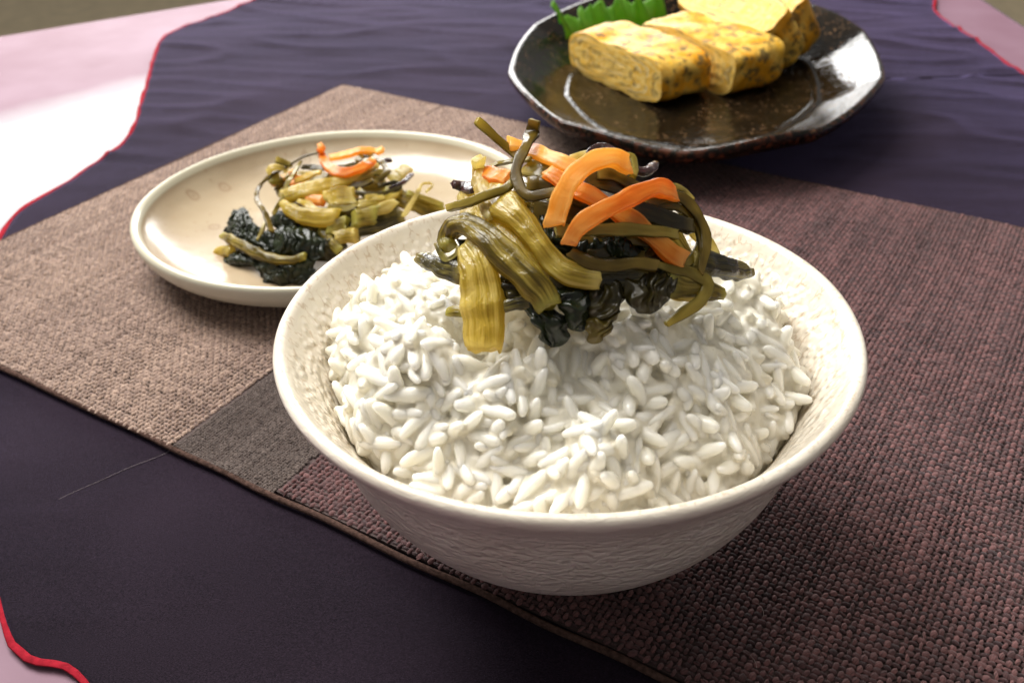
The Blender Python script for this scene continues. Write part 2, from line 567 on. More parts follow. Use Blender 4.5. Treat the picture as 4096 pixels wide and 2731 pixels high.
MT = {
    "cloth": m_cloth(),
    "hem": m_plain("red_hem", (0.25, 0.012, 0.022), 0.95, 0.3, 0.5, 0.2, Specular_IOR_Level=0.05),
    "table": m_table(),
    "tedge": m_plain("table_edge_shade", (0.05, 0.045, 0.06), 0.5),  # edge darkened to stand in for the shadow line below the table top
    "floor": m_plain("khaki_floor", (0.62, 0.50, 0.31), 0.6, 0.12, 0.02),
    "tan": m_thread("tan_thread", (0.43, 0.300, 0.232), (0.235, 0.155, 0.125)),
    "maroon": m_thread("maroon_thread", (0.185, 0.083, 0.080), (0.050, 0.026, 0.028)),
    "backing": m_plain("mat_backing", (0.055, 0.033, 0.030), 0.85, 0.2, 1.0),
    "matedge": m_plain("mat_hem", (0.085, 0.050, 0.040), 0.95, 0.5, 0.9, 0.5, Specular_IOR_Level=0.05),
    "strip": m_thread("strip_thread", (0.122, 0.090, 0.077), (0.070, 0.048, 0.040)),
    "thread": m_plain("grey_thread", (0.13, 0.105, 0.115), 0.8, 0.3, 0.5, 0),
    "fibre": m_plain("pale_fibre", (0.34, 0.27, 0.25), 0.8, 0.3, 0.5, 0),
    "bowl": m_bowl(),
    "cream": m_cream(),
    "black": m_black(),
    "rice": m_rice(),
    "rice_mass": m_rice_mass(),
    "carrot": m_veg("pickled_carrot", [(0.3, (0.66, 0.20, 0.016)), (0.5, (0.76, 0.30, 0.035)), (0.72, (0.84, 0.46, 0.10))], 0.3, 0.6, fib=(0.06, 1.0), bump=0.22, coat=0.3, tip=(0.88, 0.50, 0.14)),
    "carrot_y": m_veg("pale_carrot", [(0.3, (0.76, 0.36, 0.04)), (0.7, (0.88, 0.58, 0.16))], 0.3, 0.65, fib=(0.06, 1.0), bump=0.22, coat=0.3, tip=(0.90, 0.60, 0.2)),
    "kelp": m_veg("kelp_brown", [(0.3, (0.11, 0.070, 0.010)), (0.7, (0.27, 0.185, 0.03))], 0.22, 0.6, fib=(0.05, 0.6), bump=0.12, coat=0.4, tip=(0.36, 0.25, 0.05), edge=0.8),
    "kelp_o": m_veg("kelp_olive", [(0.3, (0.24, 0.18, 0.025)), (0.7, (0.46, 0.36, 0.075))], 0.22, 0.65, fib=(0.05, 0.6), bump=0.12, coat=0.4, tip=(0.56, 0.45, 0.11), edge=0.8),
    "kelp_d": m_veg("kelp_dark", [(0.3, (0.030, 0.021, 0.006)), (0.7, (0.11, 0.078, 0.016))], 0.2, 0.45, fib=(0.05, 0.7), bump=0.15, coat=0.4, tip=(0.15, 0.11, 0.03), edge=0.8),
    "stem_y": m_veg("stem_yellow", [(0.30, (0.36, 0.25, 0.025)), (0.5, (0.56, 0.42, 0.06)), (0.72, (0.76, 0.61, 0.17))], 0.14, 0.6, fib=(0.05, 1.1), bump=0.36, coat=0.5, tip=(0.78, 0.64, 0.20)),
    "stem_g": m_veg("stem_green", [(0.30, (0.11, 0.080, 0.010)), (0.5, (0.29, 0.21, 0.027)), (0.72, (0.52, 0.41, 0.09))], 0.14, 0.55, fib=(0.05, 1.0), bump=0.36, coat=0.5, tip=(0.48, 0.43, 0.09)),
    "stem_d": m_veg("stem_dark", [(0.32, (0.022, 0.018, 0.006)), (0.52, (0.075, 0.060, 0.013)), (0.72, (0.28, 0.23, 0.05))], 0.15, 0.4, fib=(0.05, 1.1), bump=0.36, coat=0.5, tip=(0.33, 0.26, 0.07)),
    "stem_p": m_veg("stem_pale", [(0.3, (0.46, 0.36, 0.09)), (0.7, (0.72, 0.62, 0.28))], 0.2, 0.75, fib=(0.05, 0.9), bump=0.3, coat=0.6, tip=(0.76, 0.68, 0.34)),
    "ear": m_veg("wood_ear", [(0.3, (0.022, 0.008, 0.007)), (0.7, (0.085, 0.032, 0.028))], 0.2, 0.2, (1.0, 0.4, 0.3), 1.0, (0.3, 0.5), 0.4, 0.6),
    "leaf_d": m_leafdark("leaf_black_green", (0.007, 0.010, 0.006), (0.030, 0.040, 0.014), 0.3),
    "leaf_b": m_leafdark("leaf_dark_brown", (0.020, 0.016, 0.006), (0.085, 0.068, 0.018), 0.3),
    "leaf_o": m_leafdark("leaf_olive", (0.09, 0.066, 0.012), (0.24, 0.18, 0.04), 0.35),
    "egg_in": m_egg("egg_layers", False),
    "egg_skin": m_egg("egg_skin", True),
    "shiso": None,
}


def m_shiso():
    m = NT("shiso_green")
    n = m.noise(m.coords(), 0.2, 3)
    m.col(m.ramp(n, [(0.3, (0.10, 0.27, 0.015)), (0.7, (0.22, 0.42, 0.05))]))
    m.set(Roughness=0.45)
    tr = m.n("ShaderNodeBsdfTranslucent")
    tr.inputs["Color"].default_value = (0.22, 0.50, 0.04, 1)
    mx = m.n("ShaderNodeMixShader"); mx.inputs[0].default_value = 0.55
    m.link(m.p.outputs[0], mx.inputs[1]); m.link(tr.outputs[0], mx.inputs[2])
    m.link(mx.outputs[0], m.out.inputs["Surface"])
    m.bump(m.noise(m.coords(scale=(1.2, 1.2, 0.25)), 0.6, 3), 0.6, 0.7)
    return m.m


MT["shiso"] = m_shiso()

# ------------------------------------------------------------------ floor, table, cloth
o = obj_from("floor", [(-4000, -3000, -700), (4000, -3000, -700), (4000, 6000, -700), (-4000, 6000, -700)], [(0, 1, 2, 3)], MT["floor"])
tag(o, kind="structure")

TZ = -2.6
e0, e1 = at(0, 148, TZ), at(920, 0, TZ)
de = (e1 - e0) / np.linalg.norm(e1 - e0)
r0, r1 = at(3925, 0, TZ), at(4096, 112, TZ)
dr = (r0 - r1) / np.linalg.norm(r0 - r1)
A2 = np.array([[de[0], -dr[0]], [de[1], -dr[1]]])
s = np.linalg.solve(A2, (r0 - e0)[:2])
corner = e0 + de * s[0]
P = [e0 - de * 420, corner, r1 - dr * 620]
P.append(P[0] + (P[2] - P[1]))
top = [(*q[:2], TZ) for q in P]
bot = [(*q[:2], TZ - 26) for q in P]
table = obj_from("table", top, [(3, 2, 1, 0)], MT["table"], smooth=False)
tag(table, kind="structure")
cen = np.mean(P, axis=0)
rim_v = [(*(cen[:2] + (q[:2] - cen[:2]) * 1.004), TZ - 0.6) for q in P] + [(*(cen[:2] + (q[:2] - cen[:2]) * 1.004), TZ - 26) for q in P]
obj_from("table_edge", rim_v, [(i, (i + 1) % 4, 4 + (i + 1) % 4, 4 + i) for i in range(4)] + [(0, 1, 2, 3), (7, 6, 5, 4)], MT["tedge"], table, smooth=False)

# mat frame, needed by the cloth as well
MAT_O = np.array([-93.53, 316.30])
MAT_A = -0.56962
ME = np.array([math.cos(MAT_A), math.sin(MAT_A)])
MN = np.array([-math.sin(MAT_A), math.cos(MAT_A)])
MAT_L, MAT_W = 470.0, 244.6

# dark cloth
Lp = [(-20, -150), (-62, -88), at(348, 2731, 0)[:2], at(150, 2632, 0)[:2], at(90, 2600, 0)[:2], at(0, 2440, 0)[:2], (-165, 45), at(35, 925, 0)[:2] + [-3, 0], at(300, 700, 0)[:2], at(520, 535, 0)[:2], at(575, 370, 0)[:2], at(662, 148, 0)[:2], at(860, 60, 0)[:2], (-150, 520), (-120, 560)]
Rp = [(330, -150), (330, 0), (300, 160), at(4096, 290, 0)[:2] + [12, -14], at(4096, 284, 0)[:2], at(3917, 165, 0)[:2], at(3800, 92, 0)[:2], at(3740, 40, 0)[:2], at(3705, -40, 0)[:2], (225, 540), (215, 575)]
NC, NR = 200, 260
Lc, Rc = spline([(x, y, 0) for x, y in Lp], NR)[:, :2], spline([(x, y, 0) for x, y in Rp], NR)[:, :2]
tt = np.linspace(0, 1, NC)[None, :, None]
XY = Lc[:, None, :] * (1 - tt) + Rc[:, None, :] * tt
w1, w2, w3 = Fld(3, 48, dim=2), Fld(4, 17, dim=2), Fld(5, 150, dim=2)


def mat_dist(X):
    q = X - MAT_O
    e, n = q @ ME, q @ MN
    dx = np.maximum(np.maximum(-e, e - MAT_L), 0)
    dy = np.maximum(np.maximum(n, -MAT_W - n), 0)
    return np.hypot(dx, dy)


def plate_clear(X):
    q = X - np.array([77.8, 293.1])
    return np.clip((np.hypot(q[..., 0] / 85, q[..., 1] / 120) - 0.75) / 0.5, 0, 1)


def cloth_z(X):
    k = np.clip(mat_dist(X) / 30, 0, 1) * plate_clear(X)
    back = np.clip((X[..., 1] - 120) / 120, 0.18, 1)
    Y = X.copy()
    Y = np.stack([X[..., 0] * 0.30 - X[..., 1] * 0.10, X[..., 1] * 1.25 + X[..., 0] * 0.2], -1)
    r = 1 - np.abs(np.clip(w1(Y) * 0.75, -1, 1))
    z = 1.2 * r ** 4 + 0.22 * w2(Y) + 0.8 * (w3(X) + 1)
    return -1.2 + np.maximum(k * back * z, -0.6)


Z = cloth_z(XY)
V = np.concatenate([XY, Z[..., None]], -1).reshape(-1, 3)
idx = np.arange(NR * NC).reshape(NR, NC)
F = np.stack([idx[:-1, :-1], idx[:-1, 1:], idx[1:, 1:], idx[1:, :-1]], -1).reshape(-1, 4)
cloth = fast_mesh("table_cloth", V, F, MT["cloth"], n=4)
md = cloth.modifiers.new("thick", 'SOLIDIFY'); md.thickness = 0.5 * MM; md.offset = -1
tag(cloth, "dark purple cloth with a red hem spread over the pale table", "cloth")


def tube(path, r, sides=8):
    path = np.asarray(path, float)
    n = len(path)
    T = np.gradient(path, axis=0); T /= np.linalg.norm(T, axis=1)[:, None]
    V, F = [], []
    for i in range(n):
        up = np.array([0, 0, 1.0]); b = np.cross(T[i], up); b /= np.linalg.norm(b); u = np.cross(b, T[i])
        ri = r[i] if hasattr(r, "__len__") else r
        for k in range(sides):
            a = 2 * math.pi * k / sides
            V.append(path[i] + (b * math.cos(a) * ri + u * math.sin(a) * (ri if np.isscalar(r) else 0.3)))
    for i in range(n - 1):
        for k in range(sides):
            q = (k + 1) % sides
            F.append((i * sides + k, i * sides + q, (i + 1) * sides + q, (i + 1) * sides + k))
    F.append(tuple(range(sides))[::-1]); F.append(tuple((n - 1) * sides + k for k in range(sides)))
    return np.array(V), F


for C, zc in ((Lc, Z[:, 0]), (Rc, Z[:, -1])):
    wv = Fld(8, 25, dim=2)
    path = np.concatenate([C, (zc - 0.1)[:, None]], 1)
    rr = 1.0 + 0.3 * wv(C)
    near = np.clip(1 - (C[:, 1] + 50) / 110, 0, 1)
    rr = np.maximum(rr, 0.5) * (0.95 - 0.1 * near)
    v, f = tube(path, rr)
    obj_from("hem", v, f, MT["hem"], cloth)

# ------------------------------------------------------------------ placemat
mat = obj_from("placemat", *(lambda q: (q, [(0, 1, 2, 3), (7, 6, 5, 4), (0, 4, 5, 1), (1, 5, 6, 2), (2, 6, 7, 3), (3, 7, 4, 0)]))(
    [(*(MAT_O + ME * e + MN * n), z) for z in (0.7, 0.0) for e, n in ((1.5, -1.5), (1.5, -MAT_W + 1.5), (MAT_L, -MAT_W + 1.5), (MAT_L, -1.5))]), MT["backing"], smooth=False)
tag(mat, "woven placemat, tan on one end and maroon on the other, under the bowl", "placemat")
rng = np.random.default_rng(11)
mat_wave = Fld(21, 60, dim=2)


def mat_z(e, n):
    X = np.stack([e, n], -1)
    edge = np.clip(np.minimum(-n, n + MAT_W) / 18, 0, 1)
    return 0.3 * np.clip(mat_wave(X) + 1, 0, 2) * (0.3 + 0.7 * edge) * np.clip(np.minimum(e, 999) / 20, 0, 1)


def weave(ea, eb, material, pitch, name, flat=1.0, pucker=0.0):
    ne, nn = int((eb - ea) / pitch), int((MAT_W - 0.2) / pitch)
    I, J = np.meshgrid(np.arange(ne), np.arange(nn), indexing='ij')
    I, J = I.ravel(), J.ravel()
    warp = ((I + J) % 2 == 0)
    n_ = len(I)
    ce = ea + (I + 0.5) * pitch + rng.normal(0, 0.07, n_)
    cn = -0.1 - (J + 0.5) * pitch + rng.normal(0, 0.07, n_)
    # slow wander of the threads
    X = np.stack([ce, cn], -1)
    ce = ce + 0.5 * Fld(31, 90, dim=2)(X); cn = cn + 0.5 * Fld(32, 90, dim=2)(X)
    thread_w = rng.normal(0, 0.8, 2000)
    hl = np.where(warp, 1.06, 1.0) * pitch * 0.72 * rng.uniform(0.82, 1.18, n_)      # half length
    hw = np.where(warp, 0.47, 0.43) * pitch * rng.uniform(0.8, 1.2, n_) * (1 + 0.22 * np.where(warp, thread_w[I], thread_w[J + 900]))
    ht = np.where(warp, 0.52, 0.38) * rng.uniform(0.7, 1.3, n_)
    ang = np.where(warp, math.pi / 2, 0) + rng.normal(0, 0.17, n_)
    a6 = np.arange(6) * math.pi / 3
    ring = np.stack([np.cos(a6), np.sin(a6)], -1)
    tpl = np.concatenate([np.c_[ring, np.zeros(6)], np.c_[ring * 0.72, np.full(6, 0.72)], [[0, 0, 1.0]]])   # 13 verts
    lx = tpl[None, :, 0] * hl[:, None]; ly = tpl[None, :, 1] * hw[:, None]
    ca, sa = np.cos(ang)[:, None], np.sin(ang)[:, None]
    E = ce[:, None] + lx * ca - ly * sa
    Nn = cn[:, None] + lx * sa + ly * ca
    Zc = 0.85 + tpl[None, :, 2] * ht[:, None] * flat + mat_z(E, Nn)
    if pucker:
        Zc = Zc + pucker * np.clip(1 + Fld(44, 9, dim=2)(np.stack([E * 0.4, Nn], -1)), 0, 2)
    keep = (ce < eb - 0.4) & (ce > ea)
    E, Nn, Zc = E[keep], Nn[keep], Zc[keep]
    k = len(E)
    V = np.stack([MAT_O[0] + E * ME[0] + Nn * MN[0], MAT_O[1] + E * ME[1] + Nn * MN[1], Zc], -1).reshape(-1, 3)
    tf = []
    for i in range(6):
        j = (i + 1) % 6
        tf += [(i, j, 6 + j), (i, 6 + j, 6 + i), (6 + i, 6 + j, 12)]
    F = (np.arange(k)[:, None, None] * 13 + np.array(tf)[None]).reshape(-1, 3)
    thread_tone = rng.normal(0, 0.13, 2000)
    tone = np.where(warp, 0.72 + thread_tone[I], 0.20 + thread_tone[J + 900]) + rng.normal(0, 0.16, n_) + 0.10 * Fld(61, 45, dim=2)(X)
    lightfleck = rng.random(n_) < 0.03
    tone = np.clip(np.where(lightfleck, tone + 0.5, tone), 0, 1.4)[keep]
    T = np.repeat(np.stack([tone, tone, tone], -1), 13, axis=0)
    ST = np.stack([lx[keep], ly[keep] + 0.45 * lx[keep], np.repeat(rng.uniform(0, 60, k)[:, None], 13, 1)], -1).reshape(-1, 3)
    ob = fast_mesh(name, V, F, material, mat, {"tone": T, "strand": ST})
    ob["kind"] = "stuff"
    return ob


tan_p = weave(0.2, 146.0, MT["tan"], 1.38, "woven_panel")
tan_p["label"] = "tan woven end of the placemat"
mar_p = weave(182.5, 420.0, MT["maroon"], 1.5, "woven_panel")
mar_p["label"] = "maroon woven end of the placemat"
# finer, flatter strip between the two woven ends
strip_p = weave(146.2, 182.4, MT["strip"], 0.85, "strip_band", 0.42, 0.25)
strip_p["label"] = "fine grey-brown strip sewn across the placemat"
for ea, na, eb, nb in ((0, 0, MAT_L, 0), (0, -MAT_W, MAT_L, -MAT_W), (0, 0, 0, -MAT_W)):
    k = 160
    q = np.linspace(0, 1, k)
    e_, n_ = ea + (eb - ea) * q, na + (nb - na) * q
    wob = 0.25 * Fld(int(50 + ea + abs(nb)), 30, dim=2)(np.stack([e_, n_], -1))
    path = np.stack([MAT_O[0] + e_ * ME[0] + (n_ + wob) * MN[0], MAT_O[1] + e_ * ME[1] + (n_ + wob) * MN[1], np.full(k, 0.50)], -1)
    v, f = tube(path, 0.8, 10)
    obj_from("folded_edge", v, f, MT["matedge"], mat)


# stray fibres standing out of the weave
rfb = np.random.default_rng(404)
fv, ff = [], []
for k in range(420):
    e0_, n0_ = rfb.uniform(2, 400), rfb.uniform(-MAT_W + 2, -2)
    if 144 < e0_ < 184:
        continue
    a = rfb.uniform(0, 6.28); L_ = rfb.uniform(1.5, 5.0); bend_ = rfb.normal(0, 0.8); ris = rfb.uniform(0.1, 0.9)
    b0 = len(fv)
    for i in range(6):
        t = i / 5
        ang_ = a + bend_ * t
        e_, n_ = e0_ + math.cos(ang_) * L_ * t, n0_ + math.sin(ang_) * L_ * t
        z = 1.35 + ris * math.sin(math.pi * t)
        for q in range(3):
            w = 2 * math.pi * q / 3
            p = MAT_O + ME * (e_ + 0.045 * math.cos(w)) + MN * (n_ + 0.045 * math.cos(w + 1))
            fv.append((p[0], p[1], z + 0.045 * math.sin(w)))
    for i in range(5):
        for q in range(3):
            r_ = (q + 1) % 3
            ff.append((b0 + i * 3 + q, b0 + i * 3 + r_, b0 + i * 3 + 3 + r_, b0 + i * 3 + 3 + q))
o = obj_from("loose_fibres", fv, ff, MT["fibre"], mat)
o["kind"] = "stuff"

# a pale loose thread lying on the dark cloth beside the placemat
tp = [at(u, v, -0.95) for u, v in ((715, 1783), (640, 1822), (520, 1868), (400, 1922), (300, 1965), (235, 1996))]
v, f = tube(spline(tp, 60), 0.07, 6)
o = obj_from("loose_thread", v, f, MT["thread"])
tag(o, "fine pale loose thread on the dark cloth beside the placemat strip", "thread")


# ------------------------------------------------------------------ vessels
def vessel(name, profile, n, material, centre, shape=None, inside_to=None, lip=None, relief=None, twist=0.0, wob=0.0, seed=1, dense=None, part_of=None):
    prof = spline([(r, z, 0) for r, z in profile], dense or 120)[:, :2]
    V, F = lathe(prof, n, shape)
    m = len(prof)
    run = np.r_[0, np.cumsum(np.hypot(*np.diff(prof, axis=0).T))]
    top = prof[:, 1].argmax()
    buv, brel = [], []
    for i in range(m):
        for j in range(n):
            arc = 2 * math.pi * j / n * 52.0
            third = (1.0 if i <= top else 0.0) if lip is None else lip(i, prof, top)
            buv.append((arc, run[i], third))
            brel.append(((relief(i, prof, top, run) if relief else 1.0),) * 3)
    if wob:
        fw = Fld(seed, 60, dim=3)
        V = V + np.c_[np.zeros(len(V)), np.zeros(len(V)), wob * fw(V) * (np.hypot(V[:, 0], V[:, 1]) / prof[:, 0].max()) ** 2]
    V = V + np.array(centre)
    buv, brel = np.array(buv), np.array(brel)
    root = empty(name, centre)
    groups = {}
    for i in range(m - 1):
        groups.setdefault(part_of(i, prof, top), []).append(i)
    for pn, rows in groups.items():
        a, b = rows[0], rows[-1] + 1
        sub = slice(a * n, (b + 1) * n)
        Fp = [tuple(k - a * n for k in f) for f in F[a * n:b * n]]
        child(obj_from(pn, V[sub], Fp, material, attrs={"buv": buv[sub], "brel": brel[sub]}, origin=centre), root)
    return root, V, F


# rice bowl
INNER = [(0.3, 11.5), (12, 11.6), (22, 13), (33, 18.5), (41, 27), (45.5, 36), (48.2, 43), (50.6, 47.5), (53.0, 51.2), (55.4, 54.3), (57.0, 56.6)]
OUTER = [(57.7, 57.7), (58.8, 58.2), (59.8, 57.6), (60.0, 56.4), (58.9, 54.2), (56.6, 51.4), (54.3, 48.2), (52.2, 44.0), (50.3, 38), (47.8, 31.0), (43.8, 24.0), (37.6, 17.2), (28, 11.5), (24, 9.5), (23, 6.0), (23.2, 1.8), (21.8, 1.5), (20.5, 3.0)]
BZ = 1.5


def bowl_relief(i, prof, top, run):
    d = abs(run[i] - run[top])
    return min(1.0, max(0.12, (d - 2.0) / 5.0))


bowl, bowlV, bowlF = vessel("rice_bowl", INNER + OUTER, 300, MT["bowl"], (0, 0, 0), relief=bowl_relief, dense=170, wob=0.35, seed=6, part_of=lambda i, p, t: "inner_wall" if i < t - 6 else ("rim" if i < t + 7 else ("outer_wall" if p[i, 1] > 9.0 else "foot_ring")))
tag(bowl, "cream dimpled ceramic rice bowl heaped with white rice", "bowl")


def inner_r(z):
    zs = [q[1] for q in INNER]; rs = [q[0] for q in INNER]
    return float(np.interp(z, zs, rs))


# cream side plate
SPC = np.array([-72.65, 147.38, 0.0])


def sp_shape(t):
    c, s_ = math.cos(0.34), math.sin(0.34)
    x, y = 69.5 / 66 * math.cos(t), 63.2 / 66 * math.sin(t)
    w = 1 + 0.006 * math.sin(3 * t + 1) + 0.004 * math.sin(5 * t)
    return (w * (c * x - s_ * y), w * (s_ * x + c * y))


SP = [(0.3, 5.4), (20, 5.4), (40, 6.0), (50, 7.4), (57, 10.2), (61.5, 14.0), (63.2, 16.6), (64.2, 18.0), (65.3, 18.2), (66.0, 17.4), (66.1, 15.8), (65.0, 12.6), (61.5, 9.2), (54, 6.4), (44, 4.2), (36, 3.6), (35, 1.9), (33, 1.8)]


def sp_lip(i, prof, top):
    return 1.0 if i > top + 1 else (0.75 if abs(i - top) <= 3 else 0.0)


plate, plateV, plateF = vessel("side_plate", SP, 220, MT["cream"], SPC, sp_shape, lip=sp_lip, wob=0.25, seed=9, part_of=lambda i, p, t: "well" if i < t - 3 else ("lip" if i < t + 6 else ("underside" if p[i, 1] > 3.6 else "foot_ring")))
tag(plate, "shallow cream glazed plate with brown spots on the tan end of the placemat", "plate")

# black plate with facetted outline
BPC = np.array([77.8, 293.1, -1.0])


def bp_shape(t):
    N = 10
    a = (t + 0.25) % (2 * math.pi / N) - math.pi / N
    k = 0.45 * (math.cos(math.pi / N) / math.cos(a)) * 1.035 + 0.55
    c, s_ = math.cos(-0.233), math.sin(-0.233)
    x, y = 0.85 * k * math.cos(t), 1.19 * k * math.sin(t)
    return (c * x - s_ * y, s_ * x + c * y)


BP = [(0.3, 6.0), (30, 6.0), (55, 6.2), (64, 6.8), (66.5, 8.4), (68.0, 8.9), (70, 8.6), (74, 9.8), (82, 13.6), (90, 18.4), (96, 22.0), (98.4, 23.2), (99.7, 22.9), (100, 21.6), (99.2, 19.0), (94, 14.6), (82, 8.6), (70, 4.4), (60, 2.8), (58, 0.4), (55, 0.3)]


def bp_lip(i, prof, top):
    return 1.0 if i > top + 2 else (0.5 if i >= top else 0.0)


bplate, bpV, bpF = vessel("black_plate", BP, 240, MT["black"], BPC, bp_shape, lip=bp_lip, wob=0.9, seed=15, part_of=lambda i, p, t: "well" if p[i, 0] < 68 and i < t else ("flange" if i < t - 2 else ("rim" if i < t + 6 else ("underside" if p[i, 1] > 2.8 else "foot_ring"))))
tag(bplate, "oval facetted black glazed plate holding the omelette slices", "plate")


# ------------------------------------------------------------------ food pieces: strips, stems, leaves
class Dome:
    def __init__(self, c, a, b, z0, h, rot=0.0, pw=2.0):
        self.c, self.a, self.b, self.z0, self.h, self.rot, self.pw = np.array(c, float), a, b, z0, h, rot, pw

    def z(self, x, y):
        dx, dy = x - self.c[0], y - self.c[1]
        c, s_ = math.cos(self.rot), math.sin(self.rot)
        u, v = (dx * c + dy * s_) / self.a, (-dx * s_ + dy * c) / self.b
        q = np.hypot(u, v) ** self.pw
        return self.z0 + self.h * (1 - q)

    def hit(self, u, v, lift=0.0):
        d = ray(u, v)
        t = np.linspace(120, 480, 1441)
        P = CAM + d * t[:, None]
        g = P[:, 2] - self.z(P[:, 0], P[:, 1]) - lift
        self.missed = not (g <= 0).any()
        i = np.argmax(g <= 0) if not self.missed else int(np.argmin(g))
        return P[i]

    def normal(self, p):
        e = 0.5
        dx = (self.z(p[0] + e, p[1]) - self.z(p[0] - e, p[1])) / (2 * e)
        dy = (self.z(p[0], p[1] + e) - self.z(p[0], p[1] - e)) / (2 * e)
        n = np.array([-dx, -dy, 1.0])
        return n / np.linalg.norm(n)


PIECES = []           # (verts, faces) of everything lying on the rice, for the visibility test


def strip_mesh(path, normals, width, thick, seed, kind="flat", twist=0.0):
    """sweep a cut strip along path; width: list of values along it"""
    L = np.r_[0, np.cumsum(np.linalg.norm(np.diff(path, axis=0), axis=1))]
    total = L[-1]
    n = len(path)
    T = np.gradient(path, axis=0); T /= np.linalg.norm(T, axis=1)[:, None]
    q = np.linspace(0, 1, n)
    W = np.interp(q, np.linspace(0, 1, len(width)), width) / 2
    H = (np.interp(q, np.linspace(0, 1, len(thick)), thick) if hasattr(thick, "__len__") else np.full(n, thick)) / 2
    f1, f2 = Fld(seed, 9, dim=1), Fld(seed + 1, 6, dim=1)
    W = W * (1 + 0.07 * f1(L[:, None])); H = H * (1 + 0.10 * f2(L[:, None]))
    WM = float(W.mean() + H.mean()) * 0.5
    K = 24 if kind != "stem" else 28
    rs = np.random.default_rng(seed)
    ph = rs.uniform(0, 6.28, 4)
    V, suv, tipf = [], [], []
    pw = {"flat": 5.0, "bar": 6.0, "stem": 2.6, "round": 2.0}[kind]
    rings = []
    cut_tilt = rs.normal(0, 0.22, 2)
    ends = [(0, 0.80, -0.0), (0, 0.97, 0.12)]
    # ring list: (index, scale, offset along tangent)
    rings = [(0, 0.86, -0.10), (0, 0.97, 0.02)] + [(i, 1.0, 0.0) for i in range(1, n - 1)] + [(n - 1, 0.97, -0.02), (n - 1, 0.86, 0.10)]
    for (i, sc, off) in rings:
        t = T[i]
        nn_ = normals[i] - t * (normals[i] @ t); nn_ /= np.linalg.norm(nn_)
        b = np.cross(t, nn_)
        tw = twist * (q[i] - 0.5)
        c, s_ = math.cos(tw), math.sin(tw)
        bb, uu = b * c + nn_ * s_, -b * s_ + nn_ * c
        for k in range(K):
            a = 2 * math.pi * k / K
            ca, sa = math.cos(a), math.sin(a)
            rad = 1.0
            if kind in ("flat", "bar"):
                ca, sa = math.copysign(abs(ca) ** (2 / pw), ca), math.copysign(abs(sa) ** (2 / pw), sa)
            else:
                rad = (abs(ca) ** pw + abs(sa) ** pw) ** (-1 / pw)
            if kind == "stem":
                rad *= 1 + 0.035 * math.sin(5 * a + ph[0] + 0.08 * L[i]) + 0.018 * math.sin(9 * a + ph[1] + 0.05 * L[i]) + 0.04 * math.sin(3 * a + ph[2] + 0.12 * L[i])
            x, y = W[i] * rad * ca * sc, H[i] * rad * sa * sc
            if kind in ("flat", "bar"):
                y += 0.10 * W[i] * (x / max(W[i], .1)) ** 2 * (1 if ph[3] > 3 else -1)     # a little cupped
            jag = 0.0
            if i in (0, n - 1):
                jag = (cut_tilt[0] * x + cut_tilt[1] * y) + 0.18 * math.sin(3 * a + ph[0]) * H[i] + 0.12 * math.sin(7 * a + ph[1]) * H[i]
            V.append(path[i] + bb * x + uu * y + t * (off + jag))
            suv.append((L[i], a * WM, rs_const(seed)))
            d = min(L[i], total - L[i])
            tipf.append((max(0, 1 - d / 2.2), min(1, abs(x) / max(W[i] * sc, 1e-3)), 0))
    m = len(rings)
    F = []
    for i in range(m - 1):
        for k in range(K):
            j = (k + 1) % K
            F.append((i * K + k, i * K + j, (i + 1) * K + j, (i + 1) * K + k))
    F.append(tuple(range(K))[::-1]); F.append(tuple((m - 1) * K + k for k in range(K)))
    V = np.array(V)
    # slight lumpiness
    fl = Fld(seed + 7, 5.0)
    V = V + 0.10 * np.stack([fl(V), fl(V[:, [1, 2, 0]] + 9), fl(V[:, [2, 0, 1]] + 5)], 1) * (1.6 if kind == "stem" else 1.0)
    return V, F, np.array(suv), np.array(tipf)


def rs_const(seed):
    return (seed * 0.6180339) % 1.0 * 7.0


SEED = [100]


def piece(dome, tr, name, cat, label, mat_key, pts, width, thick, lift=1.0, kind="flat", twist=0.0, facing=0.55, group=None, collect=True):
    """pts: photograph positions (crop coordinates, optional extra lift) laid on the dome of the heap"""
    SEED[0] += 3
    P = []
    for q in pts:
        u, v = tr(q[0], q[1])
        P.append(dome.hit(u, v, lift + (q[2] if len(q) > 2 else 0.0)))
    P = np.array(P)
    n = max(14, int(np.linalg.norm(np.diff(P, axis=0), axis=1).sum() / 0.8))
    C = spline(P, n)
    tc = CAM - C; tc /= np.linalg.norm(tc, axis=1)[:, None]
    N = np.array([dome.normal(c) for c in C]) * (1 - facing) + tc * facing
    V, F, suv, tipf = strip_mesh(C, N, width, thick, SEED[0], kind, twist)
    org = V.mean(0)
    o = obj_from(name, V, F, MT[mat_key], attrs={"suv": suv, "tipf": tipf}, origin=org)
    tag(o, label, cat, group)
    if collect:
        PIECES.append((V, F))
    return o


